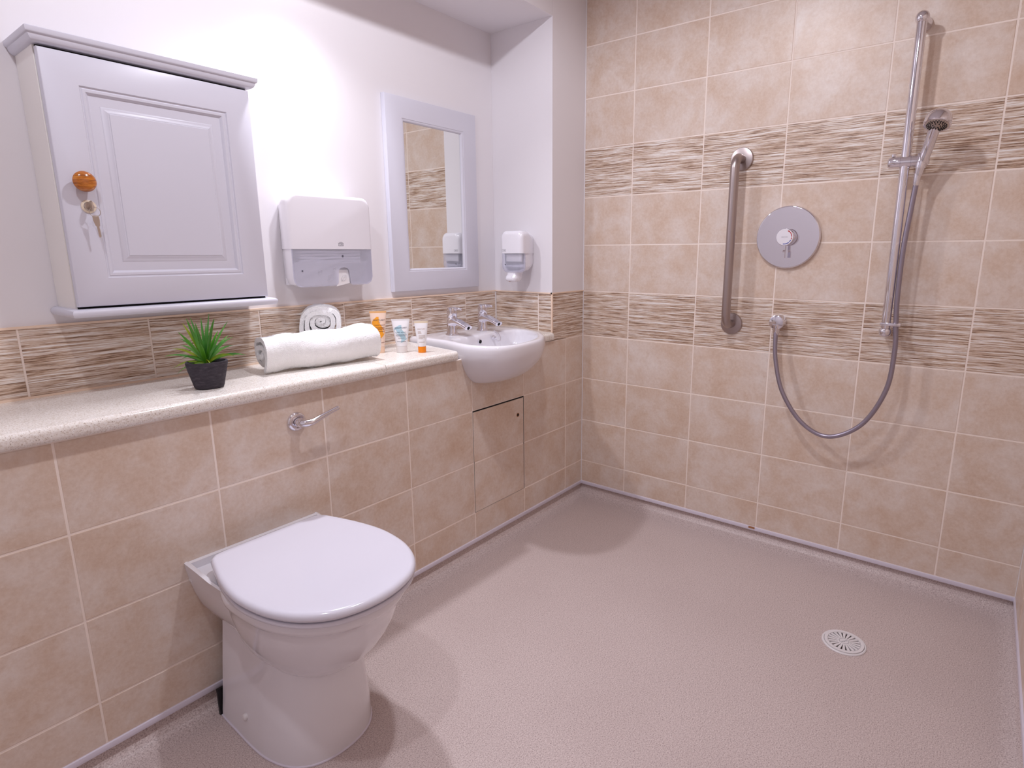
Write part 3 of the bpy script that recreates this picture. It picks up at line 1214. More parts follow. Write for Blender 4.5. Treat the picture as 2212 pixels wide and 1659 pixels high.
def cover(poly, flat_z, xc, zc_, yf, yb, kb, r, ys):
    """like tapered() but points lying on flat_z stay on that plane"""
    loops = []

    def ins(p, d):
        x = p[0] - math.copysign(min(d, abs(p[0])), p[0])
        z = p[1] if abs(p[1] - flat_z) < 1e-6 else p[1] - math.copysign(d, p[1])
        return x, z
    for i in range(7):
        a = (PI / 2) * i / 6
        d = r * (1 - math.sin(a))
        loops.append([(xc + ins(p, d)[0], yf + r - r * math.cos(a), zc_ + ins(p, d)[1]) for p in poly])
    loops.append([(xc + p[0], yf + r + ys, zc_ + p[1]) for p in poly])
    loops.append([(xc + p[0] * kb, yb, zc_ + (p[1] if abs(p[1] - flat_z) < 1e-6 else p[1] * (.55 + .45 * kb))) for p in poly])
    return loft(loops)


g = G()
g.add(*cover(clip_poly(full, PZW - zc, True), PZW - zc, PXC, zc, PYF, D - .0005, .80, .010, .020))
g.out('cover', M_PLASTIC, disp, smooth=50)
# clear lower window: front sheet with notch + sides, real thickness
nx0, nx1, nz = 0.012, 0.052, PZ0 + .058


def front_sheet(y0, y1, inset):
    z_0 = PZ0 + inset
    o = []
    x0, x1 = -hw + inset + .004, hw - inset - .004
    r = .028
    o.append((x0, PZW))
    for i in range(7):
        a = math.radians(180 + 90 * i / 6)
        o.append((x0 + r + r * math.cos(a), z_0 + r + r * math.sin(a)))
    o.append((nx0 - .012, z_0))
    o.append((nx0 - .003, z_0 + .006))
    for i in range(5):
        a = math.radians(180 - 90 * i / 4)
        o.append((nx0 + .014 + .014 * math.cos(a), nz - .014 + .014 * math.sin(a)))
    for i in range(5):
        a = math.radians(90 - 90 * i / 4)
        o.append((nx1 - .014 + .014 * math.cos(a), nz - .014 + .014 * math.sin(a)))
    o.append((nx1 + .003, z_0 + .006))
    o.append((nx1 + .012, z_0))
    for i in range(7):
        a = math.radians(270 + 90 * i / 6)
        o.append((x1 - r + r * math.cos(a), z_0 + r + r * math.sin(a)))
    o.append((x1, PZW))
    return [(PXC + p[0], p[1]) for p in o]


g = G()
l0 = front_sheet(0, 0, .004)
l1 = front_sheet(0, 0, .0)
g.add(*loft([[(p[0], PYF + .0035, p[1]) for p in l1], [(p[0], PYF + .0005, p[1]) for p in l0]]))
g.out('clear_window', M_SMOKE, disp, smooth=30)
for sx in (-1, 1):
    g = G()
    loops = []
    for (y, k) in ((PYF + .0036, 1.0), (PYF + .03, 1.0), (D - .001, .80)):
        xx = PXC + sx * (hw - .004) * k
        loops.append([(xx, y, PZW), (xx, y, PZ0 + .028), (xx - sx * .008, y, PZ0 + .009), (xx - sx * .028, y, PZ0 + .001), (xx - sx * .028, y, PZ0 + .004), (xx - sx * .0095, y, PZ0 + .0115), (xx - sx * .003, y, PZ0 + .028), (xx - sx * .003, y, PZW)])
    g.add(*loft(loops))
    g.out('window_side', M_PLASTIC, disp, smooth=30)
g = G()
g.add(*bbox(PXC - .118, PXC + .118, D - .012, D - .0006, PZ0 + .004, PZW - .0005, .003))
g.out('back_plate', M_PLASTIC, disp)
g = G()
g.add(*bbox(PXC - .130, PXC + .130, PYF + .012, D - .050, PZW - .046, PZW - .040, .002))
g.out('tray', M_PVC, disp)
for k in range(4):
    g = G()
    zz = PZW - .040 + k * .0085
    wv = [(PXC - .110 + .22 * i / 12, zz + .0012 * math.sin(i * .9 + k * 1.7) + .0008 * k) for i in range(13)]
    g.add(*loft([[(p[0], PYF + .018, p[1]) for p in wv] + [(p[0], PYF + .018, p[1] + .0068) for p in reversed(wv)], [(p[0], D - .02, p[1]) for p in wv] + [(p[0], D - .02, p[1] + .0068) for p in reversed(wv)]]))
    g.out('paper_towel', M_PAPER, disp)
g = G()
g.add(*loft([[(PXC + .006, PYF + .016, PZ0 + .050), (PXC + .056, PYF + .016, PZ0 + .050), (PXC + .056, PYF + .018, PZ0 + .050), (PXC + .006, PYF + .018, PZ0 + .050)], [(PXC + .006, PYF + .006, PZ0 + .024), (PXC + .056, PYF + .008, PZ0 + .024), (PXC + .056, PYF + .010, PZ0 + .024), (PXC + .006, PYF + .008, PZ0 + .024)], [(PXC + .003, PYF + .004, PZ0 - .002), (PXC + .054, PYF + .006, PZ0 + .007), (PXC + .054, PYF + .0072, PZ0 + .007), (PXC + .003, PYF + .0052, PZ0 - .002)]]))
g.out('pulled_towel', M_PAPER, disp, smooth=0)


def logo_y(parent, xc, yf, zc_, w_, material, name='logo_mark'):
    """small framed word mark on a face whose normal is -y"""
    g = G()
    h_ = w_ * .42
    v_, f_ = text_geo('TORK', h_ * 1.0)
    xs = [p[0] for p in v_]
    k = (w_ * .80) / (max(xs) - min(xs))
    g.add([(xc + p[0] * k, yf, zc_ + p[1] * 1.0) for p in v_], f_)
    for (a, b, c_, d_) in ((-w_ / 2, w_ / 2, -h_ / 2 - .0012, -h_ / 2), (-w_ / 2, w_ / 2, h_ / 2, h_ / 2 + .0008), (-w_ / 2, -w_ / 2 + .0009, -h_ / 2, h_ / 2), (w_ / 2 - .0009, w_ / 2, -h_ / 2, h_ / 2)):
        g.add([(xc + a, yf, zc_ + c_), (xc + b, yf, zc_ + c_), (xc + b, yf, zc_ + d_), (xc + a, yf, zc_ + d_)], [(0, 1, 2, 3)])
    arc = [(-.45, .62), (-.15, .82), (.2, .80), (.5, .66), (.2, .92), (-.15, .94)]
    g.add([(xc + p[0] * w_, yf, zc_ + p[1] * h_) for p in arc], [tuple(range(6))])
    return g.out(name, material, parent, smooth=0)


logo_y(disp, PXC + .0265, PYF - .0003, PZW + .0145, .0185, M_GREYPRINT)
for (cx_, cz_, s_) in ((.030, PZ0 + .094, .0038), (-.128 + .012, PZ0 + .05, .0028)):
    g = G()
    g.add(*lathe((PXC + cx_, PYF + .0004, cz_), (0, -1, 0), [(0, s_), (.0003, s_)], 20))
    g.out('window_emblem', M_GREYPRINT, disp)
for (cx_, cz_, s_) in ((-.020, PZ0 + .028, .020), (.032, PZ0 + .024, .017), (-.055, PZ0 + .045, .013), (-.004, PZ0 + .054, .010)):
    pts = [(PXC + cx_ + s_ * (t - .5) * 1.0 - s_ * .35 * math.sin(PI * t) * sg, PYF + (.0002 if cx_ != .032 else .0045), cz_ + s_ * (t - .5) * 1.1 + s_ * .30 * math.sin(PI * t) * sg) for sg, rng in ((1, range(0, 11)), (-1, range(10, -1, -1))) for t in [i / 10 for i in rng]]
    g = G()
    g.add(*sweep(pts, .00035, 6))
    g.add(*sweep([(PXC + cx_ - s_ * .6, pts[0][1], cz_ - s_ * .65), (PXC + cx_ + s_ * .3, pts[0][1], cz_ + s_ * .35)], .0003, 6))
    g.out('leaf_emblem', M_PALEPRINT, disp)

# ------------------------------------------------------------------ mirror
MX0, MX1, MZ0, MZ1 = -.8285, -.367, .997, 1.692
mir = root('framed_mirror', (-.597, D, MZ0), 'tall mirror in a wide white moulded frame above the basin', 'mirror')
MY = D - .021
g = G()
fr = [(0, .0205), (0, .0035), (.001, .0012), (.0035, 0), (.0735, 0), (.0745, .0016), (.0765, .0022), (.0785, .0016), (.0815, .0032), (.0835, .0068), (.0840, .0090), (.0845, .0105)]
lp = []
for (i, y) in fr:
    lp.append([(MX0 + i, MY + y, MZ0 + i), (MX1 - i, MY + y, MZ0 + i), (MX1 - i, MY + y, MZ1 - i), (MX0 + i, MY + y, MZ1 - i)])
v, f = loft(lp, True, False)
g.add(v, f)
g.out('frame', M_CAB, mir, smooth=30)
g = G()
i = .0825
g.add(*box(MX0 + i, MX1 - i, MY + .0102, MY + .0142, MZ0 + i, MZ1 - i))
g.out('mirror_glass', M_MIRROR, mir, smooth=0)

# ------------------------------------------------------------------ soap dispenser on the niche side wall
SY, SHW = .1330, .0595
SZ0, SZ1, SZW = 1.058, 1.229, 1.137
SXF = XN - .112
soap = root('soap_dispenser', (XN, SY, 1.02), 'small white wall soap dispenser with grey window on the niche side wall', 'soap dispenser')


def to_side(g):
    """map geometry built facing -y (x lateral, y depth) to facing -x: lateral x -> -y, depth y -> x"""
    g.v = [(p[1], SY - p[0], p[2]) for p in g.v]
    return g


shh = (SZ1 - SZ0) / 2
szc = (SZ0 + SZ1) / 2
outl = rrect(SHW, shh, .026, 8)
g = G()
g.add(*cover(clip_poly(outl, SZW - szc, True), SZW - szc, 0, szc, SXF, XN - .0005, .55, .018, .030))
to_side(g).out('cover', M_PLASTIC, soap, smooth=50)
g = G()
g.add(*cover(clip_poly(outl, SZW - szc, False), SZW - szc, 0, szc, SXF + .002, SXF + .024, 1.0, .018, .002))
to_side(g).out('clear_window', M_SMOKE, soap, smooth=50)
g = G()
inner = [(p[0] * .93, p[1] * .93) for p in clip_poly(outl, SZW - szc, False)]
g.add(*cover(inner, SZW - szc, 0, szc, SXF + .024, XN - .0005, .55, .004, .03))
to_side(g).out('body', M_PLASTIC, soap, smooth=50)
g = G()
g.add(*bbox(-.036, .046, SXF + .012, SXF + .022, SZW - .034, SZW - .002, .003))
to_side(g).out('liquid_bottle', M_PVC, soap)
g = G()
loops = []
for (z, hx, y0, y1) in ((SZ0 + .006, .029, .014, .074), (SZ0 - .010, .027, .012, .068), (SZ0 - .018, .0295, .003, .064), (SZ0 - .029, .0295, .001, .060), (SZ0 - .036, .024, .006, .054), (SZ0 - .0395, .016, .014, .044)):
    o = rrect(hx, (y1 - y0) / 2, min(hx, (y1 - y0) / 2) * .6, 5)
    loops.append([(p[0] - .012, SXF + (y0 + y1) / 2 + p[1], z) for p in o])
g.add(*loft(loops))
to_side(g).out('pump_nozzle', M_PLASTIC, soap, smooth=50)
g = G()
g.add(*lathe((-.014, SXF + .0065, SZ0 - .033), (0.0, -1, -.75), [(0, .0062), (.0018, .006)], 18))
to_side(g).out('nozzle_opening', M_STAIN, soap)
g = G()
v_, f_ = text_geo('TORK', .0052)
g.add([(-.036 + p[0], SXF - .0003, SZW + .0125 + p[1]) for p in v_], f_)
for (a, b, c_, d_) in ((-.046, -.026, .0078, .0084), (-.046, -.026, .0168, .0174), (-.046, -.0454, .0078, .0174), (-.0266, -.026, .0078, .0174)):
    g.add([(a, SXF - .0003, SZW + c_), (b, SXF - .0003, SZW + c_), (b, SXF - .0003, SZW + d_), (a, SXF - .0003, SZW + d_)], [(0, 1, 2, 3)])
to_side(g).out('logo_mark', M_GREYPRINT, soap, smooth=0)
g = G()
g.add(*lathe((-.032, SXF + .0018, SZW - .046), (0, -1, 0), [(0, .0030), (.0004, .0030)], 18))
to_side(g).out('window_emblem', M_GREYPRINT, soap)

# ------------------------------------------------------------------ grab bar
gb = root('grab_bar', (0, -.690, .868), 'vertical brushed steel grab bar on the tiled shower wall', 'grab bar')
gx, gy, ga, gbz = -.072, -.690, 1.4745, .8685
pts = [(-.004, gy, ga)]
R_ = .040
pts += [(gx + R_ - R_ * math.sin(math.radians(q)), gy, ga - R_ + R_ * math.cos(math.radians(q))) for q in range(0, 91, 10)]
pts += [(gx, gy, ga - R_ - (ga - gbz - 2 * R_) * q / 10) for q in range(1, 10)]
pts += [(gx + R_ - R_ * math.cos(math.radians(q)), gy, gbz + R_ - R_ * math.sin(math.radians(q))) for q in range(0, 91, 10)]
pts += [(-.004, gy, gbz)]
g = G()
g.add(*sweep(pts, .0162, 24))
g.out('rail', M_BRUSHED, gb)
for z in (ga, gbz):
    g = G()
    g.add(*lathe((0, gy, z), (-1, 0, 0), [(0, .0415), (.006, .0415), (.0085, .0395), (.0095, .034), (.0115, .019), (.0115, .017)], 44))
    g.out('wall_flange', M_BRUSHED, gb)

# ------------------------------------------------------------------ shower valve
VY, VZ = -.8745, 1.1915
val = root('shower_valve', (0, VY, VZ), 'round chrome shower mixer plate with temperature knob', 'shower valve')
g = G()
g.add(*lathe((0, VY, VZ), (-1, 0, 0), [(0, .110), (.009, .110), (.0125, .1085), (.0137, .1068), (.0140, .1055), (.0140, .1050), (.0140, .103), (.0140, .02)], 96))
g.out('face_plate', M_CHROME, val, smooth=35)
KY = -.8768
g = G()
g.add(*lathe((-.013, KY, VZ), (-1, 0, 0), [(0, .0275), (.020, .0275), (.0215, .0295), (.040, .0298), (.0425, .0285)], 48))
kn = g.out('control_knob', M_CHROME, val)
g = G()
g.add(*lathe((-.0550, KY, VZ), (-1, 0, 0), [(0, .0284), (.0012, .0280)], 48))
g.out('knob_cap', M_PLASTIC, kn)


def arc_print(a0, a1, r, wd, material, arrow=False):
    g = G()
    n_ = max(3, int((a1 - a0) / 5))
    ring = []
    for i in range(n_ + 1):
        a = math.radians(a0 + (a1 - a0) * i / n_)
        for rr in (r - wd / 2, r + wd / 2):
            ring.append((-.0565, KY - rr * math.sin(a), VZ + rr * math.cos(a)))
    g.add(ring, [(2 * i, 2 * i + 1, 2 * i + 3, 2 * i + 2) for i in range(n_)])
    if arrow:
        a = math.radians(a0)
        t_ = math.radians(a0 - 14)
        g.add([(-.0565, KY - (r - .003) * math.sin(a), VZ + (r - .003) * math.cos(a)), (-.0565, KY - (r + .003) * math.sin(a), VZ + (r + .003) * math.cos(a)), (-.0565, KY - r * math.sin(t_), VZ + r * math.cos(t_))], [(0, 1, 2)])
    g.out('temperature_mark', material, kn, smooth=0)


arc_print(35, 88, .0238, .0026, M_RED, True)
arc_print(94, 110, .0238, .0026, M_RED)
arc_print(116, 134, .0238, .0026, M_BLUE)
arc_print(140, 190, .0238, .0026, M_BLUE)
g = G()
v_, f_ = text_geo('BRISTAN', .0055)
g.add([(-.0565, KY - p[0], VZ + p[1]) for p in v_], f_)
g.out('knob_lettering', M_PALEPRINT, kn, smooth=0)
g = G()
lev = [[(-.050 + .0 , KY - hw_, z) for hw_ in (-w_, w_)] + [(-.037 - dx, KY - hw_, z) for hw_ in (w_, -w_)] for (z, w_, dx) in ((VZ - .022, .0030, 0), (VZ - .045, .0034, .001), (VZ - .052, .0044, .004), (VZ - .072, .0048, .004))]
lev = [[(p[0] - (.006 if z_ > 1 else 0), p[1], p[2]) for p in L] for z_, L in enumerate(lev)]
g.add(*loft(lev))
g.out('temperature_lever', M_CHROME, kn, smooth=30)

# ------------------------------------------------------------------ shower rail, head and hose
RY = -1.219
rail = root('shower_rail', (-.068, RY, .885), 'chrome shower riser rail with slider bracket on the tiled wall', 'shower rail')
RX = -.068
g = G()
g.add(*lathe((RX, RY, .885), (0, 0, 1), [(0, .0138), (.92, .0138)], 28))
g.out('riser', M_CHROME, rail)
for (z, nm) in ((1.813, 'bracket'), (.884, 'bracket')):
    g = G()
    g.add(*sphere((RX, RY, z), .0190, 24, 14))
    g.out('end_ball', M_CHROME, rail)
    g = G()
    g.add(*lathe((0, RY, z), (-1, 0, 0), [(0, .0215), (.008, .0210), (.020, .0165), (.040, .0130), (.060, .0135)], 32))
    g.out('wall_bracket', M_CHROME, rail)
g = G()
SLZ = 1.4105
g.add(*lathe((RX, -1.172, SLZ), (0, -1, 0), [(0, .0120), (.003, .0160), (.008, .0185), (.034, .0185), (.0345, .0178), (.0355, .0178), (.036, .0185), (.062, .0185), (.0625, .0178), (.0635, .0178), (.064, .0185), (.100, .0175), (.106, .0150), (.110, .0090)], 32))
sl = g.out('slider', M_CHROME, rail)
g = G()
g.add(*lathe((RX - .004, -1.186, SLZ + .017), (0, 0, 1), [(0, .0055), (.007, .0055), (.008, .004)], 18))
g.out('release_button', M_CHROME, sl)
g = G()
g.add(*lathe((RX - .004, -1.2600, SLZ - .021), (-.10, -.16, 1), [(0, .0150), (.040, .0165), (.042, .0150)], 24))
g.out('handset_cradle', M_CHROME, sl)
g = G()
g.add(*bbox(RX - .0145, RX + .0145, -1.262, -1.203, .9045, .9155, .003))
g.out('hose_retainer', M_CHROME, rail)

head = root('hand_shower', (-.10, -1.29, 1.50), 'chrome hand shower head with black nozzles in the rail bracket', 'shower head')
hp = catmull([(RX - .002, -1.2565, SLZ - .045), (RX - .006, -1.2625, SLZ - .010), (RX - .015, -1.2740, SLZ + .030), (RX - .030, -1.2830, SLZ + .065), (RX - .046, -1.2910, SLZ + .092)], 6)
g = G()
g.add(*sweep(hp, [0.0095 + 0.0055 * min(1, i / (len(hp) * .35)) for i in range(len(hp))], 24))
g.out('handle', M_CHROME, head)
hc = Vector((RX - .062, -1.2960, SLZ + .100))
fd = Vector((-.40, .10, -.90)).normalized()
g = G()
g.add(*lathe(hc, fd, [(-.030, .006), (-.0285, .014), (-.024, .0235), (-.016, .0305), (-.004, .0345), (.010, .0355), (.015, .0345), (.0165, .0320), (.0160, .0300)], 48))
g.out('head_shell', M_CHROME, head)
g = G()
g.add(*lathe(hc + fd * .0140, fd, [(0, .0300), (.0022, .0292), (.003, .0280)], 40))
fp = g.out('spray_face', M_NICKEL, head)
d_, u_, q_ = frame(fd)
g = G()
for (rr, cnt) in ((.0095, 6), (.0160, 14), (.0205, 18), (.0248, 22)):
    for k in range(cnt):
        a = 2 * PI * k / cnt + rr * 90
        c_ = hc + fd * .0165 + (u_ * math.cos(a) + q_ * math.sin(a)) * rr
        g.add(*lathe(c_, fd, [(0, .00205), (.0018, .0017)], 8))
nz_ = g.out('nozzle_array', M_BLACK, fp, smooth=0)
nz_['kind'] = 'stuff'

hose = root('shower_hose', (-.07, -1.07, .5), 'grey metallic shower hose looping from wall outlet to hand shower', 'hose')
hpts = [(RX - .002, -1.2560, SLZ - .042), (RX - .001, -1.2540, SLZ - .075), (RX, -1.2500, 1.28), (RX - .002, -1.2420, 1.145), (RX - .002, -1.2420, 1.00), (RX - .002, -1.2470, .912), (RX - .004, -1.2530, .82), (RX - .010, -1.2420, .69), (RX - .014, -1.1830, .565), (RX - .014, -1.0850, .5045), (RX - .010, -.9920, .540), (RX - .004, -.9170, .640), (-.056, -.8800, .752), (-.042, -.8690, .84), (-.036, -.8680, .862)]
g = G()
hs = catmull(hpts, 14)
g.add(*sweep(hs, .0077, 16))
g.out('hose_tube', M_NICKEL, hose)
M_HOSE = mat('braided_grey_hose', (158, 150, 164), 0.3, 0.8)
hose.children[0].data.materials[0] = M_HOSE
g = G()
g.add(*lathe(Vector(hpts[0]) + Vector((0, 0, .004)), (0, .06, -1), [(0, .0105), (.030, .0085), (.034, .0075)], 20))
g.out('hose_ferrule', M_CHROME, hose)
g = G()
g.add(*lathe((-.036, -.868, .868), (-.08, -.02, -1), [(0, .0100), (.024, .0100), (.028, .0085)], 20))
g.out('hose_ferrule', M_CHROME, hose)

outl_ = root('shower_outlet', (0, -.868, .888), 'round chrome wall outlet elbow feeding the shower hose', 'shower outlet')
g = G()
g.add(*lathe((0, -.868, .888), (-1, 0, 0), [(0, .0265), (.040, .0265), (.0425, .0255), (.0435, .0235)], 44))
g.out('outlet_body', M_CHROME, outl_)
g = G()
g.add(*lathe((-.034, -.868, .880), (-.03, 0, -1), [(0, .0125), (.030, .0120), (.032, .0105)], 28))
g.out('hose_spigot', M_CHROME, outl_)

# ------------------------------------------------------------------ floor drain
DXc, DYc, DR = -.470, -1.254, .0605
dr = root('floor_drain', (DXc, DYc, FZ), 'round white slotted drain grate in the vinyl floor', 'drain')
g = G()
g.add(*lathe((DXc, DYc, FZ + 0.0002), (0, 0, 1), [(0, DR), (.0016, DR), (.0034, DR - .002), (.0034, DR - .0055), (.0022, DR - .006)], 72, True, False))
g.out('outer_ring', M_PVC, dr)
g = G()
NS = 20
ri, ro = .0170, .0440
# grate top plate with real slots: build radial bars between rings
zt, zb_ = FZ + .0056, FZ + .0022
segs = NS * 4


def ring_pt(r, a, z):
    return (DXc + r * math.cos(a), DYc + r * math.sin(a), z)


def annulus(r1, r2, n_=96):
    L = []
    for (r, z) in ((r1, zb_), (r2, zb_), (r2, zt), (r1, zt)):
        L.append([ring_pt(r, 2 * PI * k / n_, z) for k in range(n_)])
    L.append(L[0])
    return loft(L, False, False)


g.add(*annulus(ro, DR - .0068))
g.add(*lathe((DXc, DYc, zb_), (0, 0, 1), [(0, ri), (zt - zb_, ri), (zt - zb_ + .0006, ri - .001)], 48))
for k in range(NS):
    a0, a1 = 2 * PI * (k + .32) / NS, 2 * PI * (k + 1) / NS
    pts = []
    for (r, wfac) in ((ri - .001, 0.20), (ri + .012, 0.32), (ro + .001, .40)):
        s0 = 2 * PI * k / NS + 2 * PI / NS * wfac * .5
        s1 = 2 * PI * (k + 1) / NS - 2 * PI / NS * wfac * .5
        pts.append((r, s0, s1))
    lo = [ring_pt(r, s0, 0) for r, s0, s1 in pts] + [ring_pt(r, s1, 0) for r, s0, s1 in reversed(pts)]
    g.add(*loft([[(p[0], p[1], zb_) for p in lo], [(p[0], p[1], zt) for p in lo]]))
g.out('grate', M_PVC, dr, smooth=0)
g = G()
g.add(*lathe((DXc, DYc, FZ + .0002), (0, 0, 1), [(0, .046), (.0009, .0455)], 40))
g.out('trap', M_TRAP, dr)
g = G()
L = []
for (r) in (.0128, .0136):
    L.append([ring_pt(r, 2 * PI * k / 48, zt + .0008) for k in range(48)])
g.add(*loft(L, False, False))
v_, f_ = text_geo('impey', .0085)
ca_, sa_ = math.cos(math.radians(-38)), math.sin(math.radians(-38))
g.add([(DXc + p[0] * ca_ - p[1] * sa_, DYc + p[0] * sa_ + p[1] * ca_, zt + .0008) for p in v_], f_)
g.out('centre_mark', M_GREYPRINT, dr, smooth=0)

# ------------------------------------------------------------------ potted plant
PPX, PPY = -1.603, .094
pot = root('potted_plant', (PPX, PPY, ZT), 'small spiky green plant in a charcoal pot on the worktop', 'plant')
g = G()
loops = []
ang = math.radians(-20)


def pot_loop(rx, ry, z, wob=0.0):
    lp = []
    for k in range(56):
        a = 2 * PI * k / 56
        x, y = rx * math.cos(a), ry * math.sin(a)
        zz = z + wob * (math.sin(3 * a + 1) + .6 * math.sin(5 * a))
        kk = 1 + .012 * math.sin(4 * a + z * 90)
        lp.append((PPX + (x * math.cos(ang) - y * math.sin(ang)) * kk, PPY + (x * math.sin(ang) + y * math.cos(ang)) * kk, zz))
    return lp


for (z, r) in ((0.0, .031), (.0015, .0345), (.006, .0372), (.020, .0408), (.040, .0455), (.052, .0485), (.0545, .0480), (.0565, .0492), (.0665, .0512), (.0695, .0500)):
    loops.append(pot_loop(r * .93, r * .93 * .84, ZT + z, .0006 if z > .05 else 0))
for (z, r) in ((.0695, .0462), (.066, .0440), (.058, .0425)):
    loops.append(pot_loop(r * .93, r * .93 * .84, ZT + z))
g.add(*loft(loops))
g.out('pot', M_POT, pot)
g = G()
g.add(*loft([pot_loop(.0398, .0398 * .84, ZT + .0575), pot_loop(.030, .025, ZT + .0610), pot_loop(.01, .008, ZT + .0625)]))
g.out('soil', M_SOIL, pot)

# leaf fan: (image lean in the camera's right direction, length, tilt towards the camera, width, material)
cr = Vector((rt.x, rt.y, 0)).normalized()
cf = Vector((-fw.x, -fw.y, 0)).normalized()
LV = [(-62, .118, .15, .0075, 2), (-74, .088, .25, .0065, 1), (-84, .080, .10, .006, 2), (-50, .075, .3, .0085, 0), (-47, .108, .2, .0082, 1), (-38, .120, -.15, .0080, 2), (-35, .098, .2, .009, 2), (-28, .112, .3, .0105, 0), (-24, .128, 0, .0095, 1), (-18, .138, -.2, .0088, 2), (-15, .136, .1, .0090, 0), (-9, .126, .35, .0125, 0), (-3, .130, -.1, .0090, 2), (-1, .122, .3, .0120, 0), (4, .142, -.2, .0075, 2), (8, .120, .1, .0088, 2), (13, .130, -.1, .008, 0), (18, .138, .15, .0115, 0), (21, .120, .3, .010, 0), (27, .136, -.15, .0078, 2), (33, .100, .3, .0085, 2), (37, .124, -.1, .0075, 2), (46, .118, .15, .009, 2), (58, .110, .3, .010, 1), (63, .128, .1, .0088, 2), (6, .082, .65, .0135, 0), (-68, .050, .5, .0085, 1), (40, .040, .8, .012, 1), (-12, .10, -.5, .01, 0), (12, .10, -.55, .01, 0), (30, .10, -.6, .009, 2), (-32, .10, -.6, .009, 0)]
lmats = [M_LEAF, M_LEAF2, M_LEAF3]
b0 = Vector((PPX, PPY, ZT + .060))
for (lean, ln, tow, wd, mi) in LV:
    a = math.radians(lean)
    d = (cr * math.sin(a) + Vector((0, 0, 1)) * math.cos(a) + cf * tow * .75).normalized()
    side = d.cross(cf + Vector((0, 0, .25))).normalized()
    nrm = side.cross(d).normalized()
    n_ = 8
    L = []
    R = []
    Mi = []
    droop = .010 + .020 * abs(math.sin(a))
    for i in range(n_ + 1):
        s = i / n_
        p = b0 + d * (ln * s * .93) - Vector((0, 0, 1)) * (droop * (s * s) * (1 if abs(lean) > 30 else .2)) + Vector((0, 0, 1)) * (.012 * s * (1 - s) * 2)
        w_ = wd * .42 * (0.55 + 1.5 * s) * (1 - s ** 1.7) if s < .98 else 0.0003
        w_ = max(w_, .0003)
        L.append(p - side * w_ + nrm * w_ * .35)
        R.append(p + side * w_ + nrm * w_ * .35)
        Mi.append(p - nrm * w_ * .10)
    th_ = nrm * .0005
    verts = []
    for i in range(n_ + 1):
        verts += [L[i], Mi[i], R[i], L[i] - th_, Mi[i] - th_, R[i] - th_]
    faces = []
    for i in range(n_):
        k = 6 * i
        faces += [(k, k + 1, k + 7, k + 6), (k + 1, k + 2, k + 8, k + 7), (k + 3, k + 9, k + 10, k + 4), (k + 4, k + 10, k + 11, k + 5), (k, k + 6, k + 9, k + 3), (k + 2, k + 5, k + 11, k + 8)]
    mesh('leaf', verts, faces, lmats[mi], pot, smooth=60)

# ------------------------------------------------------------------ rolled towels


def towel_roll(parent, org, axis, length, rx, rz, turns, thick, start, stretch, seed, name='roll', ends=0.006, dents=(), nax=70, flip=1, per_turn=64, pitch=.0138, band=False):
    """spiral sheet extruded along axis. org = centre of the near end; lateral dir = axis x up"""
    ax = Vector(axis).normalized()
    lat = ax.cross(Vector((0, 0, 1))).normalized() * flip
    o = Vector(org)
    nt = int(per_turn * turns)
    ins, outs = [], []
    for i in range(nt + 1):
        s = i / nt
        th = start + 2 * PI * turns * s
        k = max(.06, 1 - pitch * turns * (1 - s) / ((rx + rz) / 2))
        ca_, sa_ = math.cos(th), math.sin(th)
        e = .86
        X = rx * k * math.copysign(abs(ca_) ** e, ca_)
        Z = rz * k * math.copysign(abs(sa_) ** e, sa_)
        if Z < 0:
            Z *= 1 + (stretch - 1) * s ** 2
        rr = math.hypot(X, Z)
        t_ = thick
        ins.append(((X, Z), max(rr - t_, .001) / max(rr, .001), s))
    verts = []
    faces = []
    for j in range(nax + 1):
        w_ = j / nax
        for i, ((X, Z), ki, s) in enumerate(ins):
            e0 = ends * math.sin(s * 9 + seed) * (1 if w_ < .5 else -1) * abs(2 * w_ - 1) ** 6
            base_ = o + ax * (length * w_ + e0)
            nz1 = noise.noise(Vector((X * 16, Z * 16, w_ * length * 16 + seed * 3))) * .0075 * s
            for kk, sg in ((ki, 0), (1.0, 1)):
                xx, zz = X * kk, Z * kk
                rr = math.hypot(xx, zz)
                fz = noise.noise(Vector((xx * 260, zz * 260, w_ * length * 260 + seed))) * .0016 + noise.noise(Vector((xx * 420, zz * 420, w_ * length * 420 + seed))) * .0012
                dd = nz1 + (fz if sg else fz * .4)
                for (dw, dth, amp, sw, st_) in dents:
                    an = math.atan2(zz, xx)
                    da = (an - dth + PI) % (2 * PI) - PI
                    dd += amp * math.exp(-((w_ - dw) / sw) ** 2 - (da / st_) ** 2) * s
                k2 = 1 + dd / max(rr, .004)
                verts.append(base_ + lat * xx * k2 + Vector((0, 0, zz * k2)))
    row = (nt + 1) * 2
    for j in range(nax):
        for i in range(nt):
            a = j * row + 2 * i
            b = a + row
            faces.append((a + 1, a + 3, b + 3, b + 1))
            faces.append((a, b, b + 2, a + 2))
        a = j * row
        faces.append((a, a + 1, a + row + 1, a + row))
        a = j * row + 2 * nt
        faces.append((a, a + row, a + row + 1, a + 1))
    for j in (0, nax):
        for i in range(nt):
            a = j * row + 2 * i
            faces.append((a, a + 2, a + 3, a + 1) if j == 0 else (a, a + 1, a + 3, a + 2))
    o_ = mesh(name, verts, faces, M_TERRY, parent, smooth=80)
    return o_


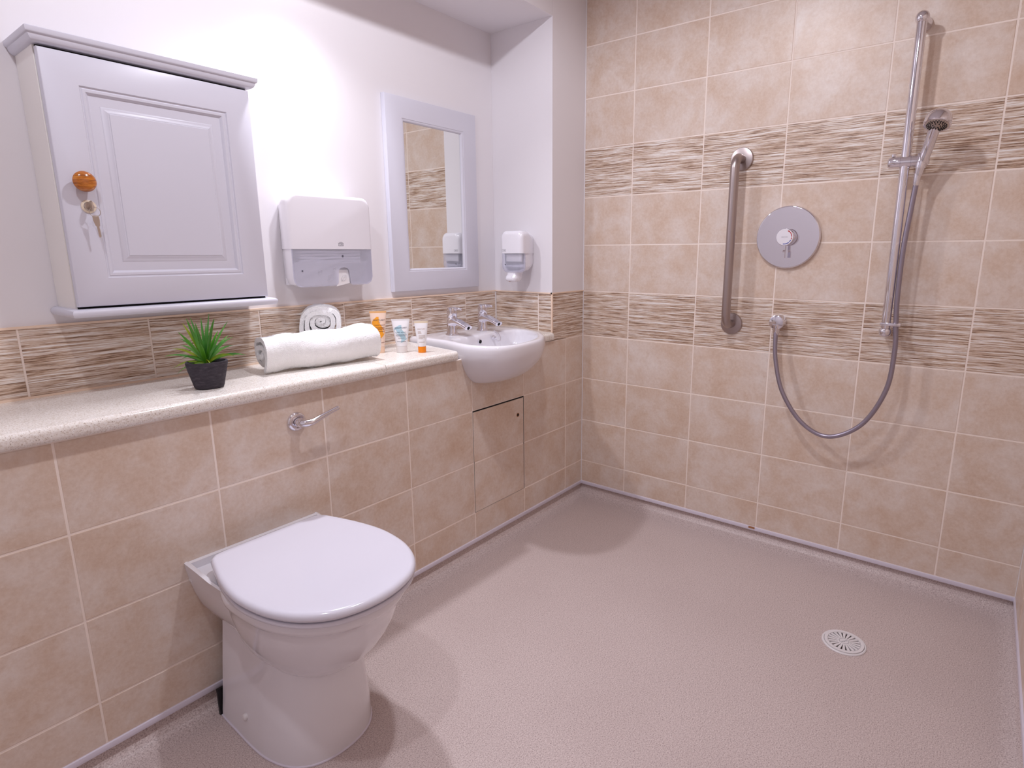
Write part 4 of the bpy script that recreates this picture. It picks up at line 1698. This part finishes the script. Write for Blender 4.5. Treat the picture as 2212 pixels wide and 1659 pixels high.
tw1 = root('bath_towel', (-1.25, .165, ZT), 'large white rolled towel lying along the worktop', 'towel')
towel_roll(tw1, (-1.420, .170, ZT + .0575), (.985, -.135, 0), .336, .066, .0555, 3.9, .0135, math.radians(246) - 2 * PI * 3.9, 1.0, 2.0, 'roll', .010,
           dents=((.30, .9, -.006, .10, .5), (.55, .6, -.005, .12, .4), (.93, 1.5, .008, .09, .8), (.15, .3, -.004, .10, .5), (.75, .35, -.005, .09, .5), (.03, 1.5, -.004, .10, 1.0), (.45, 2.6, -.005, .15, .4), (.2, 2.9, -.005, .1, .4), (.70, 2.4, -.006, .08, .4)), nax=110, flip=-1, per_turn=48, band=True)
tw2 = root('hand_towel', (-1.19, .245, ZT), 'small white rolled towel behind the long towel roll', 'towel')
ax2 = Vector((.56, .80, 0)).normalized()
towel_roll(tw2, (-1.180, .238, ZT + .1205), ax2, .068, .072, .058, 4.3, .0140, math.radians(-60) - 2 * PI * 4.3, 2.02, 5.0, 'roll', .004, nax=26, flip=1, pitch=.0143)


# ------------------------------------------------------------------ toiletry tubes
def tube(name, x, y, w_, h_, caph, label, bodym, capm, crimpm, cap_r):
    rt_ = root(name, (x, y, ZT), label, 'toiletry tube', 'toiletry tubes')
    nr = Vector((-2.2546 - x, -1.4659 - y, 0)).normalized()     # faces the room
    sd = Vector((-nr.y, nr.x, 0))

    def sec(z):
        """half width and half depth at height z"""
        t_ = min(max((z - caph) / (h_ - caph - .006), 0), 1)
        a = cap_r * .99 + (w_ / 2 - cap_r * .99) * t_ ** .9
        b = cap_r * .99 * (1 - t_ ** 1.6) + .0012 * t_
        return a, b

    def loop(a, b, z):
        return [Vector((x, y, ZT + z)) + sd * (a * math.cos(2 * PI * k / 36)) + nr * (b * math.sin(2 * PI * k / 36)) for k in range(36)]
    g = G()
    g.add(*loft([loop(cap_r * .93, cap_r * .93, 0), loop(cap_r, cap_r, .0008), loop(cap_r * 1.0, cap_r * 1.0, caph * .9), loop(cap_r * .985, cap_r * .985, caph)]))
    g.out('cap', capm, rt_)
    g = G()
    zz = [caph + .0003 + (h_ - caph - .006) * i / 16 for i in range(17)]
    g.add(*loft([loop(*sec(z), z) for z in zz]))
    g.out('tube_body', bodym, rt_)
    g = G()
    g.add(*loft([loop(w_ / 2, .0013, h_ - .0062), loop(w_ / 2 + .0006, .0013, h_ - .0055), loop(w_ / 2 + .0006, .0011, h_)]))
    g.out('crimp', crimpm, rt_)

    def put(px, pz, off=.0004):
        a, b = sec(pz)
        q = max(0.0, 1 - min(abs(px) / a, .98) ** 2) ** .5
        return Vector((x, y, ZT + pz)) + sd * px + nr * (b * q + off)

    def shape(pts2, nm, material, off=.0004):
        g = G()
        g.add([put(p[0], p[1], off) for p in pts2], [tuple(range(len(pts2)))])
        g.out(nm, material, rt_, smooth=0)

    def strip(cl, wd_, nm, material, off=.0004):
        g = G()
        L_ = []
        for i, p in enumerate(cl):
            L_ += [put(p[0] - wd_[i], p[1], off), put(p[0] - wd_[i] / 3, p[1], off), put(p[0] + wd_[i] / 3, p[1], off), put(p[0] + wd_[i], p[1], off)]
        fs = []
        for i in range(len(cl) - 1):
            for q in range(3):
                fs.append((4 * i + q, 4 * i + q + 1, 4 * i + q + 5, 4 * i + q + 4))
        g.add(L_, fs)
        g.out(nm, material, rt_, smooth=0)

    def word(s, size, pz, material, px=0.0, fit=None, off=.0008):
        v_, f_ = text_geo(s, size)
        xs = [p[0] for p in v_]
        k = fit / (max(xs) - min(xs)) if fit else 1
        g = G()
        g.add([put(px + p[0] * k, pz + p[1], off) for p in v_], f_)
        g.out('lettering', material, rt_, smooth=0)

    def lines(rows_, material, off=.0008):
        for (pz, x0, x1, hh_) in rows_:
            g = G()
            n_ = 8
            vs_ = []
            for i in range(n_ + 1):
                xx = x0 + (x1 - x0) * i / n_
                vs_ += [put(xx, pz - hh_ / 2, off), put(xx, pz + hh_ / 2, off)]
            g.add(vs_, [(2 * i, 2 * i + 2, 2 * i + 3, 2 * i + 1) for i in range(n_)])
            g.out('fine_print', material, rt_, smooth=0)
    return rt_, shape, strip, word, lines


M_ORANGE = mat('orange_plastic', (246, 140, 10), 0.3)
M_OPRINT = mat('orange_print', (246, 164, 40), 0.4)
M_PEACH = mat('peach_plastic', (244, 216, 198), 0.3)
M_PEACHCAP = mat('peach_cap', (242, 206, 178), 0.35)
M_PCRIMP = mat('apricot_crimp', (244, 190, 130), 0.35)
M_WHT = mat('white_tube_plastic', (243, 241, 244), 0.28)
M_CLEARCAP = mat('pale_frosted_cap', (232, 226, 224), 0.3)
M_BPRINT = mat('pale_blue_print', (176, 206, 218), 0.4)
M_INK = mat('dark_ink', (38, 42, 70), 0.5)
M_BROWN = mat('brown_ink', (120, 60, 30), 0.5)
M_TAN = mat('tan_ink', (170, 140, 120), 0.5)
M_CREAMCRIMP = mat('cream_crimp', (240, 224, 196), 0.35)


def s_shape(w_, z0, z1):
    """S-curve centre line"""
    cl, wd_ = [], []
    for i in range(25):
        t_ = i / 24
        cl.append((w_ * .20 * math.sin(2 * PI * t_ * .98 + .15) * 1.0, z1 + (z0 - z1) * t_))
        wd_.append(max(.0006, w_ * .36 * (math.sin(PI * min(max(t_, .02), .98))) ** .55 * (1 - .35 * t_)))
    cl = [(-p[0], p[1]) for p in cl]
    return cl, wd_


t_, shape, strip, word, lines = tube('hand_cream_tube', -1.000, .184, .0545, .1430, .022, 'tall peach and orange tube behind the right end of the long towel', M_PEACH, M_PEACHCAP, M_PCRIMP, .0165)
strip(*s_shape(.044, .048, .124), 'swirl_print', M_OPRINT)
word('SANCTUARY', .0072, .1125, M_INK, .002, .039)
word('SPA', .0042, .1055, M_TAN, .003)
word('HAND CREAM', .0050, .0955, M_BROWN, .004, .034)
lines([(.0875, -.012, .019, .0009), (.0845, -.010, .019, .0009), (.0815, -.008, .019, .0009), (.0745, -.008, .018, .0012), (.036, -.006, .017, .0011)], M_BROWN)
t_, shape, strip, word, lines = tube('heel_balm_tube', -.948, .131, .0600, .1150, .022, 'white tube with pale blue swirl, in the middle of three', M_WHT, M_CLEARCAP, M_WHT, .0185)
strip(*s_shape(.050, .036, .094), 'swirl_print', M_BPRINT)
word('SANCTUARY', .0070, .0850, M_INK, .0, .040)
word('SPA', .0036, .0785, M_TAN, .0)
word('HEEL BALM', .0044, .0700, M_INK, .0, .031)
lines([(.0630, -.016, .016, .0008), (.0600, -.018, .017, .0008), (.0570, -.016, .014, .0008), (.0505, -.011, .011, .0011), (.0385, -.015, .015, .0013)], M_GREYPRINT)
t_, shape, strip, word, lines = tube('body_lotion_tube', -.910, .070, .0455, .1075, .0215, 'smallest white tube with bright orange cap, nearest the basin', M_WHT, M_ORANGE, M_CREAMCRIMP, .0137)
word('SANCTUARY', .0056, .0815, M_TAN, .0, .027)
lines([(.0725, -.012, -.002, .0014), (.0680, -.012, .0, .0014), (.0600, -.010, .012, .0007), (.0572, -.010, .012, .0007), (.0544, -.010, .011, .0007), (.0516, -.010, .011, .0007), (.0488, -.010, .004, .0007), (.0370, -.010, .010, .0010)], M_TAN)
